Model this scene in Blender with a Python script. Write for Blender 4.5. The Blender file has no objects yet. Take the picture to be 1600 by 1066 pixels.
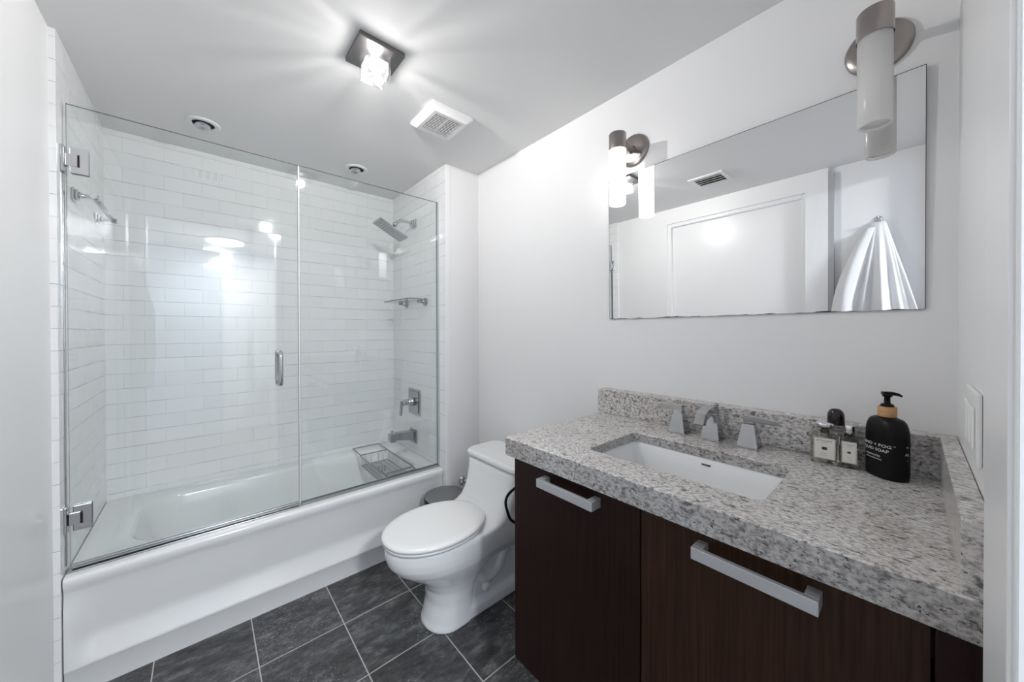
import bpy, bmesh, math, random
from math import sin, cos, pi, radians as rad
from mathutils import Vector, Matrix, Euler

random.seed(7)
SC = bpy.context.scene
COL = SC.collection
V = Vector

# ------------------------------------------------------------------ camera, view, world, lights
H = 1.2864
F_PX, CY_OFF, YAW, PITCH, ROLL = 549.78, -11.926, rad(41.2768), rad(-0.3406), rad(-0.1299)
fh = V((sin(YAW), cos(YAW), 0)); rt = V((cos(YAW), -sin(YAW), 0)); up = V((0, 0, 1))
fw = fh * cos(PITCH) + up * sin(PITCH); up2 = up * cos(PITCH) - fh * sin(PITCH)
r3 = rt * cos(ROLL) + up2 * sin(ROLL); u3 = up2 * cos(ROLL) - rt * sin(ROLL)
cam_d = bpy.data.cameras.new('camera'); cam = bpy.data.objects.new('camera', cam_d); COL.objects.link(cam)
cam.matrix_world = Matrix(((r3.x, u3.x, -fw.x, 0), (r3.y, u3.y, -fw.y, 0), (r3.z, u3.z, -fw.z, H), (0, 0, 0, 1)))
cam_d.sensor_fit = 'HORIZONTAL'; cam_d.sensor_width = 36
cam_d.lens = 36 * F_PX / 1600
cam_d.shift_y = CY_OFF / 1600
cam_d.clip_start = 0.02
SC.camera = cam
SC.view_settings.view_transform = 'Standard'; SC.view_settings.look = 'None'
SC.view_settings.gamma = 1; SC.view_settings.use_curve_mapping = False
SC.view_settings.exposure = 1.88
SC.cycles.use_denoising = True
SC.cycles.max_bounces = 14; SC.cycles.diffuse_bounces = 6; SC.cycles.glossy_bounces = 6
SC.cycles.transparent_max_bounces = 24; SC.cycles.transmission_bounces = 8
SC.cycles.caustics_reflective = True; SC.cycles.sample_clamp_indirect = 4.0; SC.cycles.caustics_refractive = False

W_ = bpy.data.worlds.new('world'); SC.world = W_; W_.use_nodes = True
W_.node_tree.nodes['Background'].inputs[0].default_value = (0.78, 0.87, 1.0, 1)
W_.node_tree.nodes['Background'].inputs[1].default_value = 1.2

LAMP_W, HALL_E, SCONCE_E = 15.5, 72.0, 1.0

def point_lamp(name, loc, watts, colour, radius):
    d = bpy.data.lights.new(name, 'POINT'); d.energy = watts; d.color = colour; d.shadow_soft_size = radius
    o = bpy.data.objects.new(name, d); o.location = loc; COL.objects.link(o)
    return o
# crystal ceiling lamp: the cut glass cube throws its light in rays (lamp's own distribution)
cl = point_lamp('ceiling_lamp_light', (0.488, 1.325, 2.262), LAMP_W, (1.0, 0.97, 0.94), 0.022)
cl.data.use_nodes = True
nt = cl.data.node_tree; em = nt.nodes['Emission']
tc = nt.nodes.new('ShaderNodeTexCoord'); sep = nt.nodes.new('ShaderNodeSeparateXYZ')
nt.links.new(tc.outputs['Normal'], sep.inputs[0])
at = nt.nodes.new('ShaderNodeMath'); at.operation = 'ARCTAN2'
nt.links.new(sep.outputs['Y'], at.inputs[0]); nt.links.new(sep.outputs['X'], at.inputs[1])
nz = nt.nodes.new('ShaderNodeTexNoise'); nz.noise_dimensions = '1D'; nz.inputs['Scale'].default_value = 3.4
nz.inputs['Detail'].default_value = 3.0
nt.links.new(at.outputs[0], nz.inputs['W'])
mr = nt.nodes.new('ShaderNodeMapRange'); mr.inputs[1].default_value = 0.36; mr.inputs[2].default_value = 0.66
mr.inputs[3].default_value = 0.75; mr.inputs[4].default_value = 1.7
nt.links.new(nz.outputs[0], mr.inputs[0])
# only the upward, grazing part of the light is broken into rays
mz = nt.nodes.new('ShaderNodeMapRange'); mz.inputs[1].default_value = 0.055; mz.inputs[2].default_value = 0.095
nt.links.new(sep.outputs['Z'], mz.inputs[0])
mx = nt.nodes.new('ShaderNodeMix'); mx.data_type = 'FLOAT'
nt.links.new(mz.outputs[0], mx.inputs[0]); mx.inputs[2].default_value = 1.0
# cut faces send most of it out sideways, little straight up
zz = nt.nodes.new('ShaderNodeMath'); zz.operation = 'MULTIPLY'; zz.inputs[1].default_value = 11.0; nt.links.new(sep.outputs['Z'], zz.inputs[0])
z2 = nt.nodes.new('ShaderNodeMath'); z2.operation = 'POWER'; z2.inputs[1].default_value = 2.0; nt.links.new(zz.outputs[0], z2.inputs[0])
z3 = nt.nodes.new('ShaderNodeMath'); z3.operation = 'ADD'; z3.inputs[1].default_value = 1.0; nt.links.new(z2.outputs[0], z3.inputs[0])
dv_ = nt.nodes.new('ShaderNodeMath'); dv_.operation = 'DIVIDE'; nt.links.new(mr.outputs[0], dv_.inputs[0]); nt.links.new(z3.outputs[0], dv_.inputs[1])
nt.links.new(dv_.outputs[0], mx.inputs[3])
nt.links.new(mx.outputs[0], em.inputs['Strength'])

# ------------------------------------------------------------------ materials
MATS = {}
def srgb(r, g, b):
    f = lambda c: (c / 255 / 12.92) if c / 255 <= 0.04045 else ((c / 255 + 0.055) / 1.055) ** 2.4
    return (f(r), f(g), f(b), 1)
def mat(name, col=(0.8, 0.8, 0.8, 1), rough=0.5, metal=0.0, spec=0.5, coat=0.0):
    m = bpy.data.materials.new(name); m.use_nodes = True
    b = m.node_tree.nodes['Principled BSDF']
    b.inputs['Base Color'].default_value = col; b.inputs['Roughness'].default_value = rough
    b.inputs['Metallic'].default_value = metal; b.inputs['Specular IOR Level'].default_value = spec
    b.inputs['Coat Weight'].default_value = coat; b.inputs['Coat Roughness'].default_value = 0.05
    MATS[name] = m
    return m
def nodes(m):
    n = m.node_tree.nodes; return n, m.node_tree.links, n['Principled BSDF']
def coords(m, scale=(1, 1, 1), rot=(0, 0, 0), kind='Object'):
    n, l, b = nodes(m)
    t = n.new('ShaderNodeTexCoord'); mp = n.new('ShaderNodeMapping')
    mp.inputs['Scale'].default_value = scale; mp.inputs['Rotation'].default_value = rot
    l.new(t.outputs[kind], mp.inputs[0]); return mp
def noise(m, vec, scale, detail=4, rough=0.6):
    n, l, b = nodes(m)
    x = n.new('ShaderNodeTexNoise'); x.inputs['Scale'].default_value = scale
    x.inputs['Detail'].default_value = detail; x.inputs['Roughness'].default_value = rough
    l.new(vec.outputs[0], x.inputs['Vector']); return x
def ramp(m, fac, stops):
    n, l, b = nodes(m)
    r = n.new('ShaderNodeValToRGB'); e = r.color_ramp.elements
    while len(e) < len(stops): e.new(0.5)
    for k, (p, c) in enumerate(stops):
        e[k].position = p; e[k].color = c if len(c) == 4 else (*c, 1)
    l.new(fac, r.inputs[0]); return r
def bump(m, height, strength, dist=0.002):
    n, l, b = nodes(m)
    x = n.new('ShaderNodeBump'); x.inputs['Strength'].default_value = strength; x.inputs['Distance'].default_value = dist
    l.new(height, x.inputs['Height']); l.new(x.outputs[0], b.inputs['Normal']); return x
def mixc(m, fac, a, bcol, mode='MIX'):
    n, l, b = nodes(m)
    x = n.new('ShaderNodeMix'); x.data_type = 'RGBA'; x.blend_type = mode
    for s, v in ((0, fac), (6, a), (7, bcol)):
        if isinstance(v, (int, float, tuple)): x.inputs[s].default_value = v
        else: l.new(v, x.inputs[s])
    return x
g = lambda v: (v, v, v, 1)

M_wall = mat('white_wall_paint', (0.82, 0.82, 0.825, 1), 0.33, spec=0.45)
bump(M_wall, noise(M_wall, coords(M_wall), 60, 3).outputs[0], 0.04, 0.001)
M_ceil = mat('ceiling_paint', (0.80, 0.80, 0.80, 1), 0.7, spec=0.3)
M_step_shade = mat('grey_step_shade', (0.40, 0.40, 0.41, 1), 0.5)
M_trim = mat('white_trim_paint', (0.83, 0.83, 0.835, 1), 0.30, spec=0.35)
bump(M_trim, noise(M_trim, coords(M_trim), 25, 3).outputs[0], 0.05, 0.002)
M_hall = mat('hall_daylight_tint', (0.50, 0.55, 0.62, 1), 0.6)  # blue cast of hall daylight is put into this wall colour
M_hallfloor = mat('hall_floor_wood', (0.25, 0.2, 0.16, 1), 0.4)

def tile_material(name, axis):
    m = mat(name, (0.84, 0.85, 0.85, 1), 0.07)
    n, l, b = nodes(m)
    t = n.new('ShaderNodeTexCoord'); s = n.new('ShaderNodeSeparateXYZ'); c = n.new('ShaderNodeCombineXYZ')
    l.new(t.outputs['Object'], s.inputs[0])
    l.new(s.outputs[axis], c.inputs[0]); l.new(s.outputs['Z'], c.inputs[1])
    k = n.new('ShaderNodeTexBrick'); l.new(c.outputs[0], k.inputs['Vector'])
    k.inputs['Scale'].default_value = 1.0; k.offset = 0.5
    k.inputs['Brick Width'].default_value = 0.1545; k.inputs['Row Height'].default_value = 0.0764
    k.inputs['Mortar Size'].default_value = 0.0011; k.inputs['Mortar Smooth'].default_value = 0.35
    k.inputs['Color1'].default_value = (0.0, 0, 0, 1); k.inputs['Color2'].default_value = g(1.0); k.inputs['Mortar'].default_value = g(0.5)
    body = mixc(m, k.outputs['Color'], (0.82, 0.83, 0.835, 1), (0.85, 0.855, 0.86, 1))
    mx0 = mixc(m, k.outputs['Fac'], body.outputs[2], (0.71, 0.715, 0.715, 1))
    # worn, darker grout here and there along the level joints
    dv = n.new('ShaderNodeMath'); dv.operation = 'DIVIDE'; dv.inputs[1].default_value = 0.0764; l.new(s.outputs['Z'], dv.inputs[0])
    pp = n.new('ShaderNodeMath'); pp.operation = 'PINGPONG'; pp.inputs[1].default_value = 0.5; l.new(dv.outputs[0], pp.inputs[0])
    lt = n.new('ShaderNodeMath'); lt.operation = 'LESS_THAN'; lt.inputs[1].default_value = 0.0115; l.new(pp.outputs[0], lt.inputs[0])
    st = n.new('ShaderNodeMapping'); st.inputs['Scale'].default_value = (1.0, 4.0, 1.0); l.new(c.outputs[0], st.inputs[0])
    wn = ramp(m, noise(m, st, 4.5, 4, 0.7).outputs[0], [(0.42, (0, 0, 0)), (0.60, (1, 1, 1))])
    ml = n.new('ShaderNodeMath'); ml.operation = 'MULTIPLY'; l.new(lt.outputs[0], ml.inputs[0]); l.new(wn.outputs[0], ml.inputs[1])
    mx_ = mixc(m, ml.outputs[0], mx0.outputs[2], (0.30, 0.30, 0.30, 1))
    l.new(mx_.outputs[2], b.inputs['Base Color'])
    # every tile sits a little differently and is slightly domed at its edge
    wob = noise(m, c, 9, 1)
    a = n.new('ShaderNodeMath'); a.operation = 'MULTIPLY'; a.inputs[1].default_value = 0.35; l.new(wob.outputs[0], a.inputs[0])
    inv = n.new('ShaderNodeMath'); inv.operation = 'SUBTRACT'; inv.inputs[0].default_value = 1.0; l.new(k.outputs['Fac'], inv.inputs[1])
    ad = n.new('ShaderNodeMath'); ad.operation = 'ADD'; l.new(a.outputs[0], ad.inputs[0]); l.new(inv.outputs[0], ad.inputs[1])
    bp_ = bump(m, ad.outputs[0], 0.6, 0.0025)
    # each tile is set at a slightly different tilt
    q1 = n.new('ShaderNodeMath'); q1.operation = 'MULTIPLY'; q1.inputs[1].default_value = 37.7; l.new(k.outputs['Color'], q1.inputs[0])
    q2 = n.new('ShaderNodeMath'); q2.operation = 'FRACT'; l.new(q1.outputs[0], q2.inputs[0])
    q3 = n.new('ShaderNodeCombineXYZ'); l.new(k.outputs['Color'], q3.inputs[0]); l.new(k.outputs['Color'], q3.inputs[1]); l.new(q2.outputs[0], q3.inputs[2])
    q4 = n.new('ShaderNodeVectorMath'); q4.operation = 'MULTIPLY_ADD'; l.new(q3.outputs[0], q4.inputs[0]); q4.inputs[1].default_value = (0.030, 0.030, 0.03); q4.inputs[2].default_value = (-0.015, -0.015, -0.015)
    gn = n.new('ShaderNodeNewGeometry'); q5 = n.new('ShaderNodeVectorMath'); l.new(gn.outputs['Normal'], q5.inputs[0]); l.new(q4.outputs[0], q5.inputs[1])
    q6 = n.new('ShaderNodeVectorMath'); q6.operation = 'NORMALIZE'; l.new(q5.outputs[0], q6.inputs[0]); l.new(q6.outputs[0], bp_.inputs['Normal'])
    rr = n.new('ShaderNodeMapRange'); rr.inputs[3].default_value = 0.07; rr.inputs[4].default_value = 0.6
    l.new(k.outputs['Fac'], rr.inputs[0]); l.new(rr.outputs[0], b.inputs['Roughness'])
    return m
M_tileX = tile_material('white_subway_tile_back', 'X')
M_tileY = tile_material('white_subway_tile_side', 'Y')

def floor_material():
    m = mat('dark_slate_floor_tile', g(0.1), 0.42)
    n, l, b = nodes(m)
    t = n.new('ShaderNodeTexCoord'); mp = n.new('ShaderNodeMapping'); l.new(t.outputs['Object'], mp.inputs[0])
    mp.inputs['Location'].default_value = (0.151, 0.185, 0)
    k = n.new('ShaderNodeTexBrick'); l.new(mp.outputs[0], k.inputs['Vector'])
    k.offset = 0.0; k.inputs['Scale'].default_value = 1.0
    k.inputs['Brick Width'].default_value = 0.3055; k.inputs['Row Height'].default_value = 0.3055
    k.inputs['Mortar Size'].default_value = 0.0022; k.inputs['Mortar Smooth'].default_value = 0.1
    k.inputs['Color1'].default_value = g(0.0); k.inputs['Color2'].default_value = g(1.0); k.inputs['Mortar'].default_value = g(0.5)
    # offset the stone figure from tile to tile
    off = n.new('ShaderNodeVectorMath'); off.operation = 'MULTIPLY_ADD'
    l.new(k.outputs['Color'], off.inputs[0]); off.inputs[1].default_value = (3.1, 4.7, 2.3); l.new(mp.outputs[0], off.inputs[2])
    m2 = n.new('ShaderNodeMapping'); m2.inputs['Scale'].default_value = (1.0, 2.3, 1); m2.inputs['Rotation'].default_value = (0, 0, 0.7)
    l.new(off.outputs[0], m2.inputs[0])
    n1 = noise(m, m2, 11, 10, 0.78); n2 = noise(m, m2, 75, 6, 0.75); n3 = noise(m, off, 3.2, 4)
    base = ramp(m, n1.outputs[0], [(0.36, (0.017, 0.0175, 0.019)), (0.51, (0.056, 0.057, 0.060)), (0.64, (0.145, 0.147, 0.152))])
    fl = ramp(m, n2.outputs[0], [(0.55, (0, 0, 0)), (0.66, (1, 1, 1))])
    pat = ramp(m, n3.outputs[0], [(0.44, (0, 0, 0)), (0.60, (1, 1, 1))])
    mm = n.new('ShaderNodeMath'); mm.operation = 'MULTIPLY'; l.new(fl.outputs[0], mm.inputs[0]); l.new(pat.outputs[0], mm.inputs[1])
    c1 = mixc(m, mm.outputs[0], base.outputs[0], (0.42, 0.425, 0.43, 1))
    c2 = mixc(m, k.outputs['Fac'], c1.outputs[2], (0.46, 0.45, 0.44, 1))
    l.new(c2.outputs[2], b.inputs['Base Color'])
    inv = n.new('ShaderNodeMath'); inv.operation = 'SUBTRACT'; l.new(n1.outputs[0], inv.inputs[0]); l.new(k.outputs['Fac'], inv.inputs[1])
    bump(m, inv.outputs[0], 0.5, 0.003)
    return m
M_floor = floor_material()

def granite_material():
    m = mat('speckled_grey_granite', g(0.4), 0.16)
    n, l, b = nodes(m)
    mp = coords(m, (1.25, 0.62, 1.0), (0.0, 0.0, 0.35))
    n1 = noise(m, mp, 150, 4, 0.65); n2 = noise(m, mp, 62, 6, 0.78); n3 = noise(m, mp, 190, 3, 0.6); n4 = noise(m, mp, 6, 3)
    base = ramp(m, n1.outputs[0], [(0.34, (0.24, 0.23, 0.225)), (0.44, (0.46, 0.445, 0.435)), (0.53, (0.68, 0.66, 0.645)), (0.68, (0.85, 0.828, 0.81))])
    dk = ramp(m, n2.outputs[0], [(0.56, (0, 0, 0)), (0.62, (1, 1, 1))])
    c1 = mixc(m, dk.outputs[0], base.outputs[0], (0.14, 0.13, 0.127, 1))
    sp = ramp(m, n3.outputs[0], [(0.63, (0, 0, 0)), (0.68, (1, 1, 1))])
    c2 = mixc(m, sp.outputs[0], c1.outputs[2], (0.035, 0.033, 0.033, 1))
    tone = ramp(m, n4.outputs[0], [(0.35, (0.86, 0.83, 0.81)), (0.65, (1, 1, 1))])
    c3 = mixc(m, 1.0, c2.outputs[2], tone.outputs[0], 'MULTIPLY')
    l.new(c3.outputs[2], b.inputs['Base Color'])
    bump(m, n1.outputs[0], 0.08, 0.0008)
    return m
M_granite = granite_material()
def rough_shaded_granite():
    m = M_granite.copy(); m.name = 'rough_shaded_granite_edge'
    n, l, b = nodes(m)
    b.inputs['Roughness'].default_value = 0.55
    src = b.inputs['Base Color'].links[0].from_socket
    dk = mixc(m, 1.0, src, (0.74, 0.745, 0.75, 1), 'MULTIPLY'); l.new(dk.outputs[2], b.inputs['Base Color'])  # rough stone, with shade from overhead light also darkened into its colour
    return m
M_granite_edge = rough_shaded_granite()

def wood_material(name, stops):
    m = mat(name, g(0.02), 0.38, spec=0.16)
    mp = coords(m, (55, 55, 1.3)); n1 = noise(m, mp, 2.2, 6, 0.65)
    r = ramp(m, n1.outputs[0], stops)
    n, l, b = nodes(m); l.new(r.outputs[0], b.inputs['Base Color'])
    bump(m, n1.outputs[0], 0.06, 0.001); return m
M_wood = wood_material('dark_espresso_veneer', [(0.3, (0.012, 0.0042, 0.0036)), (0.7, (0.028, 0.0105, 0.0088))])
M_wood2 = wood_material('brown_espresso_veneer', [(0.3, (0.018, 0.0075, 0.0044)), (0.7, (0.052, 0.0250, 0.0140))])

M_chrome = mat('polished_chrome', (0.58, 0.59, 0.61, 1), 0.10, 1.0)
M_faucet = mat('faucet_chrome', (0.46, 0.46, 0.47, 1), 0.13, 1.0)
M_darkchrome = mat('dull_chrome', (0.40, 0.41, 0.42, 1), 0.22, 1.0)
M_nickel = mat('brushed_nickel', (0.36, 0.325, 0.31, 1), 0.30, 1.0)
M_nickel_dark = mat('dark_brushed_nickel', (0.25, 0.235, 0.235, 1), 0.28, 1.0)
n, l, b = nodes(M_nickel); b.inputs['Anisotropic'].default_value = 0.5
M_steel = mat('brushed_steel', (0.60, 0.61, 0.63, 1), 0.42, 0.7)
M_gunmetal = mat('grey_steel_lid', (0.30, 0.305, 0.315, 1), 0.36, 0.85)
bump(M_gunmetal, noise(M_gunmetal, coords(M_gunmetal), 40, 3).outputs[0], 0.08, 0.001)
M_wire = mat('grey_wire', (0.33, 0.335, 0.34, 1), 0.3, 0.9)
M_black = mat('matte_black_plastic', (0.0022, 0.0022, 0.0025, 1), 0.36, spec=0.22)
M_void = mat('dark_opening', (0.01, 0.01, 0.01, 1), 0.8)
M_glossblack = mat('gloss_dark_cap', (0.014, 0.006, 0.007, 1), 0.12)
M_bamboo = mat('bamboo_collar', (0.50, 0.27, 0.12, 1), 0.45)
n, l, b = nodes(M_bamboo)
l.new(ramp(M_bamboo, noise(M_bamboo, coords(M_bamboo, (8, 8, 160)), 4, 3).outputs[0], [(0.3, (0.42, 0.22, 0.09)), (0.7, (0.60, 0.34, 0.16))]).outputs[0], b.inputs['Base Color'])
M_porc = mat('white_porcelain', (0.80, 0.81, 0.82, 1), 0.08, coat=0.3)
M_tub = mat('white_tub_enamel', (0.79, 0.80, 0.80, 1), 0.13)
M_plastic = mat('white_plastic', (0.80, 0.80, 0.80, 1), 0.35)
M_seat = mat('white_seat_plastic', (0.80, 0.80, 0.80, 1), 0.16)
M_label = mat('cream_paper_label', (0.78, 0.77, 0.72, 1), 0.6)
M_ink = mat('black_ink', (0.02, 0.02, 0.02, 1), 0.6)
M_greyink = mat('grey_ink', (0.25, 0.25, 0.25, 1), 0.6)
M_white_ink = mat('white_ink', (0.80, 0.80, 0.80, 1), 0.5)
M_terry = mat('white_terry_cloth', (0.70, 0.70, 0.71, 1), 0.95, spec=0.1)
bump(M_terry, noise(M_terry, coords(M_terry), 260, 3).outputs[0], 0.5, 0.003)
M_silvercap = mat('silver_cap', (0.75, 0.75, 0.76, 1), 0.12, 1.0)

def thin_glass(name, tint, refl_rough=0.01, ior=1.5, refl=1.0):
    """clear glass: lets light straight through with its tint and mirrors by its Fresnel term"""
    m = bpy.data.materials.new(name); m.use_nodes = True
    n = m.node_tree.nodes; l = m.node_tree.links; n.clear()
    out = n.new('ShaderNodeOutputMaterial'); tr = n.new('ShaderNodeBsdfTransparent'); tr.inputs[0].default_value = (*tint, 1)
    gl = n.new('ShaderNodeBsdfGlossy'); gl.inputs['Roughness'].default_value = refl_rough; gl.inputs['Color'].default_value = g(refl)
    fr = n.new('ShaderNodeFresnel'); ge = n.new('ShaderNodeNewGeometry'); io = n.new('ShaderNodeMapRange')
    # same air-to-glass reflectance on the far face of the pane (rays are not bent inside it)
    io.inputs[3].default_value = ior; io.inputs[4].default_value = 1 / ior
    l.new(ge.outputs['Backfacing'], io.inputs[0]); l.new(io.outputs[0], fr.inputs['IOR'])
    mx_ = n.new('ShaderNodeMixShader'); l.new(fr.outputs[0], mx_.inputs[0]); l.new(tr.outputs[0], mx_.inputs[1]); l.new(gl.outputs[0], mx_.inputs[2])
    l.new(mx_.outputs[0], out.inputs[0]); return m
M_glass = thin_glass('clear_shower_glass', (0.972, 0.985, 0.983), ior=1.52)
M_gedge = mat('ground_glass_edge', (0.16, 0.19, 0.19, 1), 0.15)
def solid_glass(name, col, ior=1.46):
    m = mat(name, col, 0.0); n, l, b = nodes(m); b.inputs['Transmission Weight'].default_value = 1.0; b.inputs['IOR'].default_value = ior
    return m
M_bottle = solid_glass('clear_bottle_glass', (0.985, 0.98, 0.97, 1))
M_liquid = solid_glass('pale_amber_liquid', (0.93, 0.87, 0.76, 1), 1.33)
M_crystal = thin_glass('cut_crystal', (0.95, 0.96, 0.97), ior=1.7)
M_shelfglass = thin_glass('glass_shelf', (0.90, 0.94, 0.935))

def core():
    m = bpy.data.materials.new('glowing_crystal_core'); m.use_nodes = True
    n = m.node_tree.nodes; l = m.node_tree.links; n.clear()
    out = n.new('ShaderNodeOutputMaterial'); e = n.new('ShaderNodeEmission'); tr = n.new('ShaderNodeBsdfTransparent'); mx_ = n.new('ShaderNodeMixShader')
    e.inputs[0].default_value = (1, 0.98, 0.96, 1); mx_.inputs[0].default_value = 0.55
    vo = n.new('ShaderNodeTexVoronoi'); vo.inputs['Scale'].default_value = 55; ma = n.new('ShaderNodeMapRange'); ma.inputs[3].default_value = 0.16; ma.inputs[4].default_value = 0.75
    _t = n.new('ShaderNodeTexCoord'); l.new(_t.outputs['Object'], vo.inputs['Vector']); _s = n.new('ShaderNodeSeparateColor'); l.new(vo.outputs['Color'], _s.inputs[0]); l.new(_s.outputs[0], ma.inputs[0]); l.new(ma.outputs[0], e.inputs[1])
    l.new(tr.outputs[0], mx_.inputs[1]); l.new(e.outputs[0], mx_.inputs[2]); l.new(mx_.outputs[0], out.inputs[0]); return m
def emissive(name, col, strength, base=(0.8, 0.8, 0.8, 1)):
    m = mat(name, base, 0.3); n, l, b = nodes(m)
    b.inputs['Emission Color'].default_value = col; b.inputs['Emission Strength'].default_value = strength; return m
M_lit = emissive('lit_opal_glass', (1, 0.965, 0.94, 1), SCONCE_E)
n, l, b = nodes(M_lit)
_t = n.new('ShaderNodeTexCoord'); _s = n.new('ShaderNodeSeparateXYZ'); l.new(_t.outputs['Object'], _s.inputs[0])
_m = n.new('ShaderNodeMapRange'); _m.inputs[1].default_value = -0.257; _m.inputs[2].default_value = -0.10; _m.inputs[3].default_value = SCONCE_E * 0.33; _m.inputs[4].default_value = SCONCE_E
l.new(_s.outputs['Z'], _m.inputs[0]); l.new(_m.outputs[0], b.inputs['Emission Strength'])
M_core = core()
M_dome = emissive('lit_hall_dome', (0.93, 0.965, 1, 1), HALL_E)
def opal(name):
    m = bpy.data.materials.new(name); m.use_nodes = True
    n = m.node_tree.nodes; l = m.node_tree.links; b = n['Principled BSDF']
    b.inputs['Base Color'].default_value = (0.92, 0.92, 0.92, 1); b.inputs['Roughness'].default_value = 0.25
    tr = n.new('ShaderNodeBsdfTranslucent'); tr.inputs[0].default_value = (0.95, 0.94, 0.93, 1)
    mx_ = n.new('ShaderNodeMixShader'); mx_.inputs[0].default_value = 0.55
    l.new(b.outputs[0], mx_.inputs[1]); l.new(tr.outputs[0], mx_.inputs[2])
    l.new(mx_.outputs[0], n['Material Output'].inputs[0]); return m
M_opal = opal('unlit_opal_glass')

def mirror_material():
    m = mat('silvered_mirror', (0.90, 0.905, 0.905, 1), 0.0, 1.0)
    n, l, b = nodes(m)
    t = n.new('ShaderNodeTexCoord'); s = n.new('ShaderNodeSeparateXYZ'); l.new(t.outputs['Object'], s.inputs[0])
    # worn silvering creeping up from the lower edge (local z = 0 at the bottom)
    cy = n.new('ShaderNodeCombineXYZ'); l.new(s.outputs['Y'], cy.inputs[0])
    a = noise(m, cy, 9, 2); f = noise(m, cy, 70, 3)
    w = n.new('ShaderNodeMapRange'); w.inputs[1].default_value = 0.45; w.inputs[2].default_value = 0.75; w.inputs[3].default_value = 0.0; w.inputs[4].default_value = 0.010
    l.new(a.outputs[0], w.inputs[0])
    mu = n.new('ShaderNodeMath'); mu.operation = 'MULTIPLY'; l.new(w.outputs[0], mu.inputs[0]); l.new(f.outputs[0], mu.inputs[1])
    l0 = n.new('ShaderNodeMath'); l0.operation = 'LESS_THAN'; l.new(s.outputs['Z'], l0.inputs[0]); l.new(mu.outputs[0], l0.inputs[1])
    # bare glass rim of the plate
    ab = n.new('ShaderNodeMath'); ab.operation = 'ABSOLUTE'; l.new(s.outputs['Y'], ab.inputs[0])
    l1 = n.new('ShaderNodeMath'); l1.operation = 'GREATER_THAN'; l1.inputs[1].default_value = 0.4563; l.new(ab.outputs[0], l1.inputs[0])
    l2 = n.new('ShaderNodeMath'); l2.operation = 'GREATER_THAN'; l2.inputs[1].default_value = 0.6094; l.new(s.outputs['Z'], l2.inputs[0])
    l3 = n.new('ShaderNodeMath'); l3.operation = 'MAXIMUM'; l.new(l1.outputs[0], l3.inputs[0]); l.new(l2.outputs[0], l3.inputs[1])
    ls = n.new('ShaderNodeMath'); ls.operation = 'MAXIMUM'; l.new(l0.outputs[0], ls.inputs[0]); l.new(l3.outputs[0], ls.inputs[1])
    c = mixc(m, ls.outputs[0], (0.90, 0.905, 0.905, 1), (0.02, 0.02, 0.02, 1)); l.new(c.outputs[2], b.inputs['Base Color'])
    iv = n.new('ShaderNodeMath'); iv.operation = 'SUBTRACT'; iv.inputs[0].default_value = 1; l.new(ls.outputs[0], iv.inputs[1]); l.new(iv.outputs[0], b.inputs['Metallic'])
    return m
M_mirror = mirror_material()
M_mirror_edge = mat('mirror_edge', (0.03, 0.03, 0.03, 1), 0.4)

# ------------------------------------------------------------------ mesh helpers (world coordinates; build() moves them to the thing's base)
def newbm(): return bmesh.new()
def box(bm, x0, x1, y0, y1, z0, z1, bev=0.0, seg=2, mi=0):
    t = bmesh.new()
    vs = [t.verts.new((x, y, z)) for x in (x0, x1) for y in (y0, y1) for z in (z0, z1)]
    for q in ((0, 1, 3, 2), (4, 6, 7, 5), (0, 4, 5, 1), (2, 3, 7, 6), (0, 2, 6, 4), (1, 5, 7, 3)):
        t.faces.new([vs[i] for i in q])
    if bev: bmesh.ops.bevel(t, geom=t.edges[:], offset=bev, segments=seg, profile=0.5, affect='EDGES')
    for f in t.faces: f.material_index = mi
    merge(bm, t)
def merge(bm, t, mtx=None):
    if mtx is not None: bmesh.ops.transform(t, matrix=mtx, verts=t.verts[:])
    bmesh.ops.recalc_face_normals(t, faces=t.faces[:])
    vm = {v: bm.verts.new(v.co) for v in t.verts}
    for f in t.faces:
        try:
            nf = bm.faces.new([vm[v] for v in f.verts]); nf.material_index = f.material_index; nf.smooth = f.smooth
        except ValueError: pass
    t.free()
def frame_of(d):
    d = d.normalized(); a = V((0, 0, 1)) if abs(d.z) < 0.9 else V((1, 0, 0))
    u = d.cross(a).normalized(); return u, u.cross(d).normalized()
def loft(bm, rings, cap0=True, cap1=True, closed=False, mi=0, smooth=True):
    t = bmesh.new()
    R = [[t.verts.new(p) for p in r] for r in rings]; n = len(rings[0])
    pairs = list(zip(R[:-1], R[1:])) + ([(R[-1], R[0])] if closed else [])
    for a, b in pairs:
        for i in range(n):
            t.faces.new((a[i], a[(i + 1) % n], b[(i + 1) % n], b[i]))
    if not closed:
        if cap0: t.faces.new(R[0][::-1])
        if cap1: t.faces.new(R[-1])
    for f in t.faces: f.material_index = mi; f.smooth = smooth and len(f.verts) == 4
    merge(bm, t)
def circ(c, u, v, r, n=24): return [c + u * (r * cos(2 * pi * i / n)) + v * (r * sin(2 * pi * i / n)) for i in range(n)]
def cyl(bm, p0, p1, r0, r1=None, n=24, mi=0):
    p0, p1 = V(p0), V(p1); u, v = frame_of(p1 - p0)
    loft(bm, [circ(p0, u, v, r0, n), circ(p1, u, v, r0 if r1 is None else r1, n)], mi=mi)
def lathe(bm, base, axis, prof, n=32, cap0=True, cap1=True, mi=0):
    base, axis = V(base), V(axis).normalized(); u, v = frame_of(axis)
    loft(bm, [circ(base + axis * h, u, v, max(r, 1e-4), n) for r, h in prof], cap0, cap1, mi=mi)
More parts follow.
